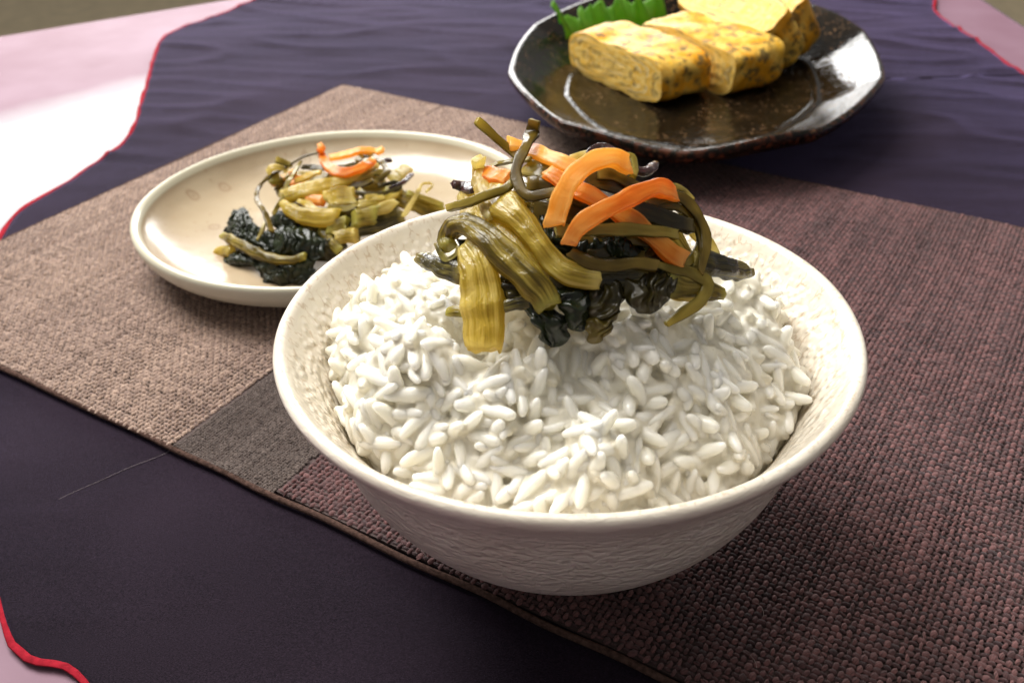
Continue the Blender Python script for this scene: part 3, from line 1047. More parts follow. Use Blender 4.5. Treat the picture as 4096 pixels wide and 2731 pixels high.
def crumple(dome, tr, name, cat, label, mat_key, poly, lift=1.0, amp=1.6, wl=7.0, thick=0.35, group=None, collect=True, drop=1.3):
    """a limp leaf: sheet filling an outline on the heap, crumpled in folds, with thickness"""
    SEED[0] += 3
    sd = SEED[0]
    P = np.array([dome.hit(*tr(x, y), lift) for x, y in poly])
    c = P.mean(0)
    loop = spline(np.vstack([P, P[:1]]), 73)[:-1]
    jag = Fld(sd, 3.0)
    dirs = loop - c
    loop = c + dirs * (1 + 0.07 * jag(loop))[:, None]
    nrm = dome.normal(c) * 0.5 + (CAM - c) / np.linalg.norm(CAM - c) * 0.5
    nrm /= np.linalg.norm(nrm)
    RINGS = 22
    V = [c]
    for r in range(1, RINGS + 1):
        V += list(c + (loop - c) * (r / RINGS))
    V = np.array(V)
    q = np.r_[0, np.repeat(np.arange(1, RINGS + 1) / RINGS, 72)]
    fa, fb = Fld(sd + 1, wl), Fld(sd + 2, wl * 0.45)
    rl = np.random.default_rng(sd)
    ang = rl.uniform(0, math.pi)
    ax = np.cross(nrm, [0, 0, 1.0]); ax /= np.linalg.norm(ax); ay = np.cross(nrm, ax)
    pl = (V - c) @ (ax * math.cos(ang) + ay * math.sin(ang))
    pleat = np.sin(pl * 6.28 / (wl * 0.7) + 2.6 * fa(V))
    ridge = amp * (0.65 * (1 - np.abs(pleat)) + 0.40 * fa(V)) + 0.08 * amp * fb(V)
    V = V + nrm * (ridge + 0.9 * (1 - q ** 2) - drop * q ** 3)[:, None]
    side = np.cross(nrm, [0, 0, 1.0]); side /= np.linalg.norm(side)
    V = V + side * (0.22 * amp * fb(V + 11))[:, None]
    F = [(0, 1 + k, 1 + (k + 1) % 72) for k in range(72)]
    for r in range(RINGS - 1):
        for k in range(72):
            j = (k + 1) % 72
            F.append((1 + r * 72 + k, 1 + (r + 1) * 72 + k, 1 + (r + 1) * 72 + j, 1 + r * 72 + j))
    suv = np.c_[V[:, 0], V[:, 1], V[:, 2]]
    org = V.mean(0)
    o = obj_from(name, V, F, MT[mat_key], attrs={"suv": suv, "tipf": suv * 0}, origin=org)
    md = o.modifiers.new("thick", 'SOLIDIFY'); md.thickness = thick * MM; md.offset = 0
    tag(o, label, cat, group)
    if collect:
        PIECES.append((V, F))
    return o


# --- topping on the rice: crop coordinates of the close view (x/1.522 + 1650, y/1.522 + 430)
def Z1(x, y):
    return 1650 + x / 1.522, 430 + y / 1.522


TOP = Dome((2, 0), 38, 34, 64, 30, pw=2.0)
G = "pickled topping on the rice"
CS, KS, PS = "carrot_strip", "kelp_strip", "pickled_stalk"
# core pieces hidden deep in the heap first, then outwards
T1 = [
    # name, category, label, material, points, widths, thickness, lift, kind, twist, facing
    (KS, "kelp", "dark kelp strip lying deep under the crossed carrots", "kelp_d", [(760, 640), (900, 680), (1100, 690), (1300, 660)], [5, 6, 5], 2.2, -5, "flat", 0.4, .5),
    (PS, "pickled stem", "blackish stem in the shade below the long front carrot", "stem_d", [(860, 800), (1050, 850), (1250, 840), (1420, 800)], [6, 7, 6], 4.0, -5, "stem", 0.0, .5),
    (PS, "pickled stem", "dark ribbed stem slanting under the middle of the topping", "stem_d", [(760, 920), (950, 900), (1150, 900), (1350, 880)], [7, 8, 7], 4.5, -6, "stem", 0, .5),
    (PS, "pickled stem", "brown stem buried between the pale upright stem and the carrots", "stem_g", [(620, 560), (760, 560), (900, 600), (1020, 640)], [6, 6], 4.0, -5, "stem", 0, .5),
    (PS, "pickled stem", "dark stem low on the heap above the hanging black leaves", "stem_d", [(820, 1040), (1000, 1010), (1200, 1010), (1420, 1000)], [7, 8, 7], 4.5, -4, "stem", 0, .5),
    (PS, "pickled stem", "brownish stem inside the loop of kelp at the far side", "stem_g", [(1380, 640), (1500, 780), (1600, 900), (1680, 1000)], [7, 7], 4.0, -6, "stem", 0, .5),
    (KS, "kelp", "dark kelp strip behind the arched carrot near the top", "kelp_d", [(1060, 430), (1200, 470), (1350, 520), (1480, 560)], [3.4, 3.6], 1.6, -1, "flat", 0.5, .5),
    (KS, "kelp", "brown kelp strip behind the top of the arched carrot", "kelp", [(1130, 400), (1230, 420), (1330, 470), (1400, 520)], [2.2, 2.4], 1.2, 0.5, "flat", 0.3, .5),
    (KS, "kelp", "olive kelp piece under the upper carrot, beside the twisted kelp", "kelp_o", [(690, 370), (780, 380), (860, 400), (900, 430)], [4, 4.4], 1.5, -1, "flat", 0.2, .5),
    (KS, "kelp", "wide brown kelp behind the arched carrot and the slanting carrot", "kelp", [(700, 470), (820, 470), (960, 520), (1080, 560)], [3.5, 4], 1.5, -2, "flat", 0.2, .5),
    # stems
    (PS, "pickled stem", "pale see-through upright stem at the upper end of the topping", "stem_p", [(398, 312), (405, 400), (430, 520), (500, 640)], [2.4, 3.2, 4.2, 4.2], 2.4, 0.0, "stem", 0, .5),
    (PS, "pickled stem", "pale stem base standing behind the looped green stem", "stem_p", [(330, 520), (345, 600), (350, 690)], [4.0, 4.0], 2.6, -1.5, "stem", 0, .5),
    (PS, "pickled stem", "olive stem slanting down to a bright yellow cut end", "stem_y", [(470, 520, -1.5), (580, 610), (700, 730), (800, 880), (900, 985), (1020, 1030), (1130, 1050)], [5.8, 6.6, 5.6, 4.4, 4.0, 4.6, 3.4], [3.6, 3.8, 3.2, 2.6, 2.4], 0.4, "stem", 0, .5),
    (PS, "pickled stem", "glossy green stem folded over at its upper end", "stem_g", [(225, 850, -1.0), (205, 790, 0), (260, 725, .6), (340, 715, .6), (450, 790), (580, 920), (700, 1040), (790, 1130), (835, 1215, -.6)], [3.0, 3.6, 4.2, 4.6, 5.0, 5.6, 5.6, 5.4, 4.6], [3.2, 3.8, 4.0, 3.6, 3.0], 1.8, "stem", 0, .5),
    (PS, "pickled stem", "broad yellow stem hanging over the rice to a square cut end", "stem_y", [(340, 850, -1.0), (395, 960), (420, 1100), (435, 1250), (440, 1380), (440, 1480)], [4.4, 6.6, 7.6, 8.2, 7.8, 6.4], [3.0, 3.6, 3.4, 3.2], 1.2, "stem", 0, .55),
    (PS, "pickled stem", "short dark stem jutting out past the broad yellow stem", "stem_d", [(62, 925), (150, 960), (240, 990), (330, 1010)], [2.6, 3.8, 4.4], 3.0, -0.5, "stem", 0, .5),
    (PS, "pickled stem", "tiny brown stem end poking out beside the broad yellow stem", "stem_g", [(215, 1245), (270, 1240), (330, 1255)], [1.4, 2.2, 2.0], 1.4, 0.2, "stem", 0, .5),
    (PS, "pickled stem", "brown stem lying level below the green stem, on the rice", "stem_d", [(540, 1215), (640, 1190), (740, 1170)], [2.4, 2.8], 2.0, -0.8, "stem", 0, .5),
    (PS, "pickled stem", "dark stem with a torn end reaching towards the bowl rim", "stem_d", [(1690, 935), (1800, 950), (1920, 975), (2045, 1010)], [4.4, 4.6, 4.2, 2.2], 2.8, -1.0, "stem", 0, .5),
    (PS, "pickled stem", "brown translucent stem slice ending beside the hanging kelp", "stem_g", [(1560, 1060), (1680, 1090), (1800, 1110), (1895, 1135)], [5.0, 4.6, 3.4, 2.4], 2.0, -1.2, "stem", 0, .5),
    (PS, "pickled stem", "pale brown stem slice in the crook of the hanging kelp", "stem_y", [(1530, 1020), (1600, 1080), (1690, 1110), (1760, 1130)], [4.6, 5.2, 4.4], 2.0, -2.2, "stem", 0, .5),
    (PS, "pickled stem", "pale limp stalk half hidden between the folded green stem and the yellow-ended one", "stem_y", [(390, 620), (500, 740), (620, 860), (740, 980), (830, 1080)], [5, 6.5, 6.5, 5.5], 3.0, -2.4, "stem", 0, .5),
    # kelp
    (KS, "kelp", "straight olive kelp strip sticking up highest at the upper end", "kelp_o", [(392, 82, 3.0), (480, 160, 2), (570, 240, 1), (650, 300, 0)], [1.7, 1.9, 1.9], 0.8, 1.0, "bar", 0.2, .5),
    (KS, "kelp", "twisted kelp ribbon standing up over the carrots and curling down", "kelp", [(742, 78, 2.5), (728, 150, 2.5), (690, 235, 2.2), (648, 320, 2), (632, 410, 1.5), (655, 490, 1), (715, 540, .5), (790, 530, .3), (880, 505, 0)], [2.6, 3.0, 2.4, 1.9, 2.2, 2.3, 2.0, 1.8], 0.7, 2.2, "flat", 0.5, .75),
    (KS, "kelp", "olive kelp strip pointing out over the bowl rim", "kelp_o", [(215, 612, 1.5), (330, 580, 1.2), (450, 535, 1), (560, 500, .6), (620, 440, 0)], [1.5, 1.8, 1.6, 1.6], 1.0, 2.2, "bar", 0.2, .5),
    (KS, "kelp", "thin green kelp arc behind the small orange carrot end", "kelp_o", [(450, 375), (530, 345), (620, 325), (720, 310)], [1.0, 1.1], 0.7, 1.0, "bar", 0.2, .5),
    (KS, "kelp", "dark green kelp bar ending square beside the kelp loop", "kelp_d", [(1290, 610), (1420, 640), (1560, 690), (1690, 730)], [3.2, 3.6, 3.0], 1.8, 1.4, "bar", 0.2, .5),
    (KS, "kelp", "light olive square bar lying level across the slanting carrot", "kelp_o", [(880, 755), (1050, 750), (1250, 745), (1430, 752), (1600, 772)], [2.0, 2.2, 2.2, 2.0], 1.7, 2.6, "bar", 0.0, .5),
    (KS, "kelp", "dark kelp strip lying level below the slanting carrot tip", "kelp", [(960, 880, -1.0), (1080, 945), (1220, 960), (1360, 950), (1490, 965)], [2.2, 2.6, 2.2, 2.0], 1.4, 1.6, "bar", 0.3, .5),
    (KS, "kelp", "outer brown kelp band arching down the end near the bowl rim", "kelp", [(1420, 590, .3), (1540, 545, 1), (1650, 560, 1.4), (1730, 650, 1.4), (1785, 770, 1), (1775, 890, .6), (1750, 1005, 0)], [2.0, 2.2, 2.2, 2.0, 1.8], 0.7, 1.8, "flat", 0.6, .45),
    (KS, "kelp", "middle kelp band of the arch beside the bowl rim", "kelp", [(1340, 585), (1470, 600, .4), (1610, 605, .8), (1690, 660, .8), (1745, 770, .5), (1760, 880, 0)], [1.3, 1.5, 1.5, 1.2], 0.7, 1.0, "flat", 0.5, .45),
    (KS, "kelp", "inner kelp ring curling round a gap under the arch", "kelp_o", [(1620, 620), (1710, 690), (1750, 800), (1720, 900), (1650, 965)], [1.3, 1.6, 1.5], 0.7, 0.2, "flat", 0.5, .4),
    (KS, "kelp", "olive kelp band lying over the end of the highest front carrot", "kelp_o", [(1480, 475), (1570, 480), (1650, 510), (1700, 560)], [1.6, 2.0, 1.8], 0.8, 0.8, "flat", 0.3, .4),
    (KS, "kelp", "yellowish kelp sheet seen through the loop of the arch", "stem_p", [(1640, 640), (1720, 740), (1800, 830), (1840, 900)], [3.0, 3.4, 2.2], 0.9, -1.6, "flat", 0.3, .5),
    (KS, "kelp", "olive kelp strip bent at a knee and hanging onto the rice", "kelp_o", [(1480, 955, -.6), (1600, 985), (1720, 1020), (1795, 1065, .3), (1780, 1140), (1690, 1225), (1545, 1318)], [1.2, 1.9, 2.4, 2.7, 2.4, 2.0, 1.3], 0.9, 0.9, "flat", 0.4, .5),
    # carrots
    (CS, "carrot", "small orange carrot end under the kelp by the pale stem", "carrot", [(445, 395), (510, 425), (600, 440)], [2.6, 3.0, 2.8], 2.2, 0.6, "bar", 0, .5),
    (CS, "carrot", "yellow-orange carrot strip at the back, crossed by the twisted kelp", "carrot_y", [(590, 225), (690, 255), (820, 300), (930, 350), (1010, 375)], [2.7, 3.0, 2.9, 2.5], 1.8, 1.5, "bar", 0.1, .5),
    (CS, "carrot", "long carrot strip slanting down under the other two carrots", "carrot", [(820, 395), (960, 480), (1120, 560), (1300, 670), (1460, 790), (1560, 880), (1645, 925)], [3.0, 3.0, 3.1, 3.4, 3.3], 2.2, 1.2, "bar", 0.1, .5),
    (CS, "carrot", "yellow-tipped carrot strip arched over the top of the heap", "carrot_y", [(862, 715, 2.6), (890, 620, 3.4), (930, 500, 4.2), (1000, 400, 4.4), (1100, 330, 4), (1210, 310, 3), (1310, 350, 1.4)], [3.9, 3.8, 3.4, 3.2, 3.6, 3.8], 2.0, 2.0, "bar", 0.1, .5),
    (CS, "carrot", "front carrot strip arched with its orange end hanging free", "carrot", [(950, 830, 2.2), (1000, 740, 3.2), (1110, 655, 4), (1260, 580, 4.2), (1400, 515, 4), (1500, 490, 3), (1590, 530, 1.4)], [2.9, 3.4, 3.3, 3.3, 3.2, 3.0], 2.0, 2.4, "bar", 0.1, .5),
    # small bits
    ("wood_ear_strip", "mushroom", "dark purple crumb of wood ear beside the pale upright stem", "ear", [(250, 465), (310, 480), (375, 500)], [1.4, 2.8, 2.2], 1.2, 0.8, "flat", 0.8, .4),
    ("wood_ear_strip", "mushroom", "brown wood ear curl behind the arched carrot top", "ear", [(1060, 290), (1100, 255), (1170, 245), (1235, 275)], [1.2, 1.8, 1.6], 1.0, 2.4, "flat", 0.8, .4),
    ("wood_ear_strip", "mushroom", "purple-brown wood ear knob sticking out at the back", "ear", [(1350, 375), (1400, 395), (1450, 375), (1480, 345)], [1.6, 2.0, 1.9, 1.5], 1.6, 0.8, "round", 0.5, .4),
    (KS, "kelp", "small pale kelp end at the back between the two upper carrots", "stem_p", [(955, 315), (1010, 295), (1055, 285)], [1.2, 1.4], 1.0, 2.4, "bar", 0.2, .5),
    (KS, "kelp", "glassy olive kelp end bent over behind the arched carrot", "kelp_o", [(1290, 300), (1330, 300), (1350, 350), (1345, 420)], [1.4, 1.6, 1.6], 0.9, 1.6, "flat", 0.4, .5),
    (PS, "pickled stem", "curled brown stem scrap dangling left of the folded green stem", "stem_d", [(145, 830, .5), (175, 880, .5), (215, 930), (270, 900), (285, 850)], [.8, 1.0, 1.2, 1.0], 0.8, 1.4, "flat", 0.8, .4),
]
for (nm, cat, lab, mk, pts, w, th, lift, kind, tw, fc) in T1:
    piece(TOP, Z1, nm, cat, lab, mk, pts, w, th, lift, kind, tw, fc, group=G)
rf = np.random.default_rng(909)
def on_heap(dome, tr, p, lift):
    for q in p:
        dome.hit(*tr(*q), lift - 1.0)
        if dome.missed:
            return False
    return True


for k in range(8):
    x0, y0 = rf.uniform(640, 1450), rf.uniform(480, 960)
    a = rf.uniform(-0.5, 0.7); L_ = rf.uniform(160, 300)
    p = [(x0 + t * L_ * math.cos(a), y0 + t * L_ * math.sin(a) + 40 * math.sin(t * 3 + k)) for t in (0, .35, .7, 1)]
    lf = rf.uniform(-2.4, -0.8)
    if not on_heap(TOP, Z1, p, lf):
        continue
    dark = k % 2 == 0
    piece(TOP, Z1, KS, "kelp", "thin dark kelp shred tucked among the topping on the rice" if dark else "thin olive kelp shred tucked among the topping on the rice", "kelp_d" if dark else "kelp", p, [1.2, 1.9, 1.4], 0.9, lf, "bar", 0.6, .5, group=G)
L1 = [
    ("black crumpled leaf tip hanging lowest over the rice", "leaf_d", [(640, 1190), (720, 1170), (840, 1230), (950, 1300), (940, 1400), (850, 1465), (780, 1380), (720, 1280)], -1.0),
    ("black folded leaf right of the green stem's lower end", "leaf_d", [(860, 1090), (1000, 1070), (1090, 1160), (1070, 1300), (1010, 1370), (930, 1280)], -0.4),
    ("dark brown ribbed leaf in the middle of the lower edge", "leaf_b", [(1070, 1080), (1240, 1060), (1290, 1180), (1230, 1290), (1120, 1310), (1080, 1210)], -0.6),
    ("dark pleated leaf piece beside the pale stem slices", "leaf_b", [(1290, 1040), (1520, 960), (1580, 1060), (1530, 1190), (1420, 1265), (1310, 1180)], -0.4),
    ("olive leaf scrap on the rice under the ribbed leaf", "leaf_o", [(1030, 1290), (1160, 1270), (1250, 1270), (1200, 1370), (1100, 1430)], -1.6),
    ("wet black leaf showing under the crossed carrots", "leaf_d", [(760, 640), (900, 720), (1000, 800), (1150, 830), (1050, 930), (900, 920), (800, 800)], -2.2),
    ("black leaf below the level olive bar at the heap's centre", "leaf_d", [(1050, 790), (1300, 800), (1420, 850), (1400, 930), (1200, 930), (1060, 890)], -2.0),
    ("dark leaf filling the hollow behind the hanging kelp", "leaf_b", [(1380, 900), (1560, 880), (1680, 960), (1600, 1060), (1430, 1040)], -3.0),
    ("brown leaf under the folded green stem", "leaf_b", [(540, 1000), (700, 1060), (760, 1180), (640, 1230), (540, 1150)], -2.0),
    ("black leaf wedged in the bend of the folded green stem", "leaf_d", [(270, 800), (400, 830), (470, 930), (380, 920), (280, 860)], -0.6),
]
for lab, mk, poly, lift in L1:
    crumple(TOP, Z1, "pickled_leaf", "pickled leaf", lab, mk, poly, lift, group=G)


# ------------------------------------------------------------------ rice
def rice_mesh(seed, nu=12, nv=9):
    r = np.random.default_rng(seed)
    L, W, T = 8.7 * r.choice([0.62, 0.85, 0.95, 1.05, 1.15]), 2.75 * r.uniform(0.88, 1.12), 2.45 * r.uniform(0.88, 1.1)
    bend, tap = r.uniform(-0.5, 0.5), r.uniform(-0.18, 0.18)
    V = [(-L / 2, 0, 0)]
    for i in range(1, nv):
        a = math.pi * i / nv
        x = -math.cos(a)
        rad = math.sin(a) ** 0.78
        for k in range(nu):
            b = 2 * math.pi * k / nu
            rr = rad * (1 + tap * x) * (1 + 0.05 * math.sin(2 * b + seed) + 0.06 * math.sin(3 * x * 2 + b + seed * 2))
            V.append((x * L / 2, rr * W / 2 * math.cos(b), rr * T / 2 * math.sin(b)))
    V.append((L / 2, 0, 0))
    V = np.array(V)
    V[:, 1] += bend * ((V[:, 0] / (L / 2)) ** 2 - 0.4)
    V[:, 2] += 0.35 * r.uniform(-1, 1) * (V[:, 0] / (L / 2)) ** 2
    F = [(0, 1 + (k + 1) % nu, 1 + k) for k in range(nu)]
    for i in range(nv - 2):
        for k in range(nu):
            j = (k + 1) % nu
            F.append((1 + i * nu + k, 1 + i * nu + j, 1 + (i + 1) * nu + j, 1 + (i + 1) * nu + k))
    e = len(V) - 1
    F += [(e - nu + k, e - nu + (k + 1) % nu, e) for k in range(nu)]
    return V, F


NVAR = 14
VAR = [rice_mesh(s + 1) for s in range(NVAR)]
rr = np.random.default_rng(77)
lump = [(rr.uniform(-50, 50), rr.uniform(-52, 40), rr.uniform(4.5, 8.5), rr.uniform(-4.5, 4.0)) for _ in range(80)]
# the bigger clumps one can see in the heap
lump += [(-40, 2, 9, 3.5), (-34, -26, 10, 5.0), (-20, -38, 7, 3.0), (4, -43, 7, 3.5), (12, -22, 8, 4.0), (-7, -35, 6, -4.0), (28, -30, 8, 3.0), (42, -8, 6, 5.5), (38, 8, 8, 4.5), (-12, -26, 7, 3.5), (-44, -14, 6, -5.0), (20, -42, 6, -3.0), (-26, -14, 5, -3.0), (30, -14, 5, -3.0)]


def rice_h(x, y):
    dx, dy = x + 1.0, y - 3.0
    q = np.hypot(dx / 51.0, dy / 53.0)
    h = 46.0 + 24.5 * (1 - np.clip(q, 0, 1.2) ** 2.4)
    for (a, b, s_, k) in lump:
        h = h + k * 0.95 * math.exp(-(((x - a) ** 2 + (y - b) ** 2) / (s_ * s_)) ** 2)
    inside = (x - 2) ** 2 / 36 ** 2 + (y - 0) ** 2 / 32 ** 2      # pressed down where the pickles lie
    if inside < 1:
        h = min(h, 69.5 + 1.5 * (1 - inside))
    return h


grains = []        # (matrix 3x3, position, variant)


def add_layer(off, mind, count, tilt, frac=1.0):
    pts = []
    cell = {}
    tries = 0
    while len(pts) < count and tries < count * 30:
        tries += 1
        r = 52.5 * math.sqrt(rr.random()); a = rr.uniform(0, 2 * math.pi)
        x, y = r * math.cos(a), r * math.sin(a)
        if y > 36:
            continue
        key = (int(x // mind), int(y // mind))
        ok = True
        for i in (-1, 0, 1):
            for j in (-1, 0, 1):
                for (px, py) in cell.get((key[0] + i, key[1] + j), ()):
                    if (px - x) ** 2 + (py - y) ** 2 < mind * mind:
                        ok = False
        if not ok:
            continue
        cell.setdefault(key, []).append((x, y))
        pts.append((x, y))
    for x, y in pts:
        z = rice_h(x, y) + off + rr.uniform(-0.7, 0.7)
        e = 1.0
        n = np.array([-(rice_h(x + e, y) - rice_h(x - e, y)) / 2, -(rice_h(x, y + e) - rice_h(x, y - e)) / 2, 1.0])
        n /= np.linalg.norm(n)
        t = rr.normal(size=3); t -= n * (t @ n); t /= np.linalg.norm(t)
        t = t + n * rr.normal(0, tilt); t /= np.linalg.norm(t)
        b = np.cross(n, t); b /= np.linalg.norm(b)
        c = np.cross(t, b)
        roll = rr.uniform(0, 6.28)
        b2, c2 = b * math.cos(roll) + c * math.sin(roll), -b * math.sin(roll) + c * math.cos(roll)
        R = np.stack([t, b2, c2], 1)
        p = np.array([x, y, z])
        ok = True
        for s_ in (-4.0, 0, 4.0):
            q = p + t * s_
            lim = inner_r(q[2]) - 1.3
            rad = math.hypot(q[0], q[1])
            if rad > lim:
                if z < 44 and rad > lim + 6:
                    ok = False
                k = (rad - lim) / max(rad, 1e-6)
                p = p - np.array([q[0] * k, q[1] * k, 0])
        if ok:
            grains.append((R, p, int(rr.integers(NVAR))))


add_layer(-0.9, 2.3, 1900, 0.55)
add_layer(-2.4, 2.2, 2000, 0.45)
add_layer(-4.4, 2.9, 950, 0.3)
# visible share of every grain from the camera
allV, allF, fid, base = [], [], [], 0
for gi, (R, p, v) in enumerate(grains):
    V = VAR[v][0] @ R.T + p
    allV.append(V); F = [tuple(base + k for k in f) for f in VAR[v][1]]
    allF += F; fid += [gi] * len(F); base += len(V)
for V, F in PIECES + [(bowlV, bowlF)]:
    allV.append(V); F2 = [tuple(base + k for k in f) for f in F]
    allF += F2; fid += [-1] * len(F2); base += len(V)
bvh = BVHTree.FromPolygons(np.concatenate(allV).tolist(), allF)
hits = np.zeros(len(grains), int)
O = Vector(CAM)
for u in np.arange(1250, 3350, 9.0):
    for v in np.arange(950, 2120, 9.0):
        h = bvh.ray_cast(O, Vector(ray(u, v)))
        if h[2] is not None and fid[h[2]] >= 0:
            hits[fid[h[2]]] += 1
order = np.argsort(-hits)
single = [i for i in order[:300] if hits[i] > 0]
single_set = set(single)
rice = empty("rice_heap", (0, 0, 46))
tag(rice, "heap of sticky white cooked rice filling the cream bowl", "rice")
rice_me = []
for V, F in VAR:
    me = bpy.data.meshes.new("rice_grain")
    me.from_pydata((V * MM).tolist(), [], F)
    me.polygons.foreach_set("use_smooth", [True] * len(me.polygons))
    me.materials.append(MT["rice"])
    rice_me.append(me)
for i in single:
    R, p, v = grains[i]
    o = bpy.data.objects.new("rice_grain", rice_me[v])
    scene.collection.objects.link(o)
    o.parent = rice
    M = np.eye(4); M[:3, :3] = R; M[:3, 3] = (p - [0, 0, 46]) * MM
    o.matrix_local = Matrix(M.tolist())
gv, gt, base = [], [], 0
for i in range(len(grains)):              # the sticky mass that joins all grains
    R, p, v = grains[i]
    gv.append(VAR[v][0] * (0.94 if i in single_set else 1.03) @ R.T + p - [0, 0, 46])
    for f in VAR[v][1]:
        f = tuple(base + k for k in f)
        gt.append(f[:3])
        if len(f) == 4:
            gt.append((f[0], f[2], f[3]))
    base += len(VAR[v][0])
# body of the heap under the grains
nn_ = 60
o = fast_mesh("packed_rice", np.concatenate(gv), np.array(gt), MT["rice_mass"], rice)
o["kind"] = "stuff"
md = o.modifiers.new("stick", 'REMESH'); md.mode = 'VOXEL'; md.voxel_size = 0.42 * MM; md.use_smooth_shade = True
md = o.modifiers.new("soften", 'SMOOTH'); md.factor = 0.5; md.iterations = 6
bv, bf = [], []
NRG, NTH = 60, 180
for i in range(NRG + 1):
    for j in range(NTH):
        a = 2 * math.pi * j / NTH
        rad = 51.0 * i / NRG
        x, y = rad * math.cos(a), rad * math.sin(a)
        z = rice_h(x, y) - 2.5
        lim = inner_r(z) - 1.0
        if rad > lim:
            x, y = x * lim / rad, y * lim / rad
        bv.append((x, y, z - 46))
for i in range(NRG):
    for j in range(NTH):
        k = (j + 1) % NTH
        bf.append((i * NTH + j, (i + 1) * NTH + j, (i + 1) * NTH + k, i * NTH + k))
b = obj_from("rice_body", bv, bf, MT["rice_mass"])
b.parent = rice

# ------------------------------------------------------------------ pickles on the side plate
def Z2(x, y):          # crop 480..2080 x 480..1280 at 1.47
    return 480 + x / 1.47, 480 + y / 1.47


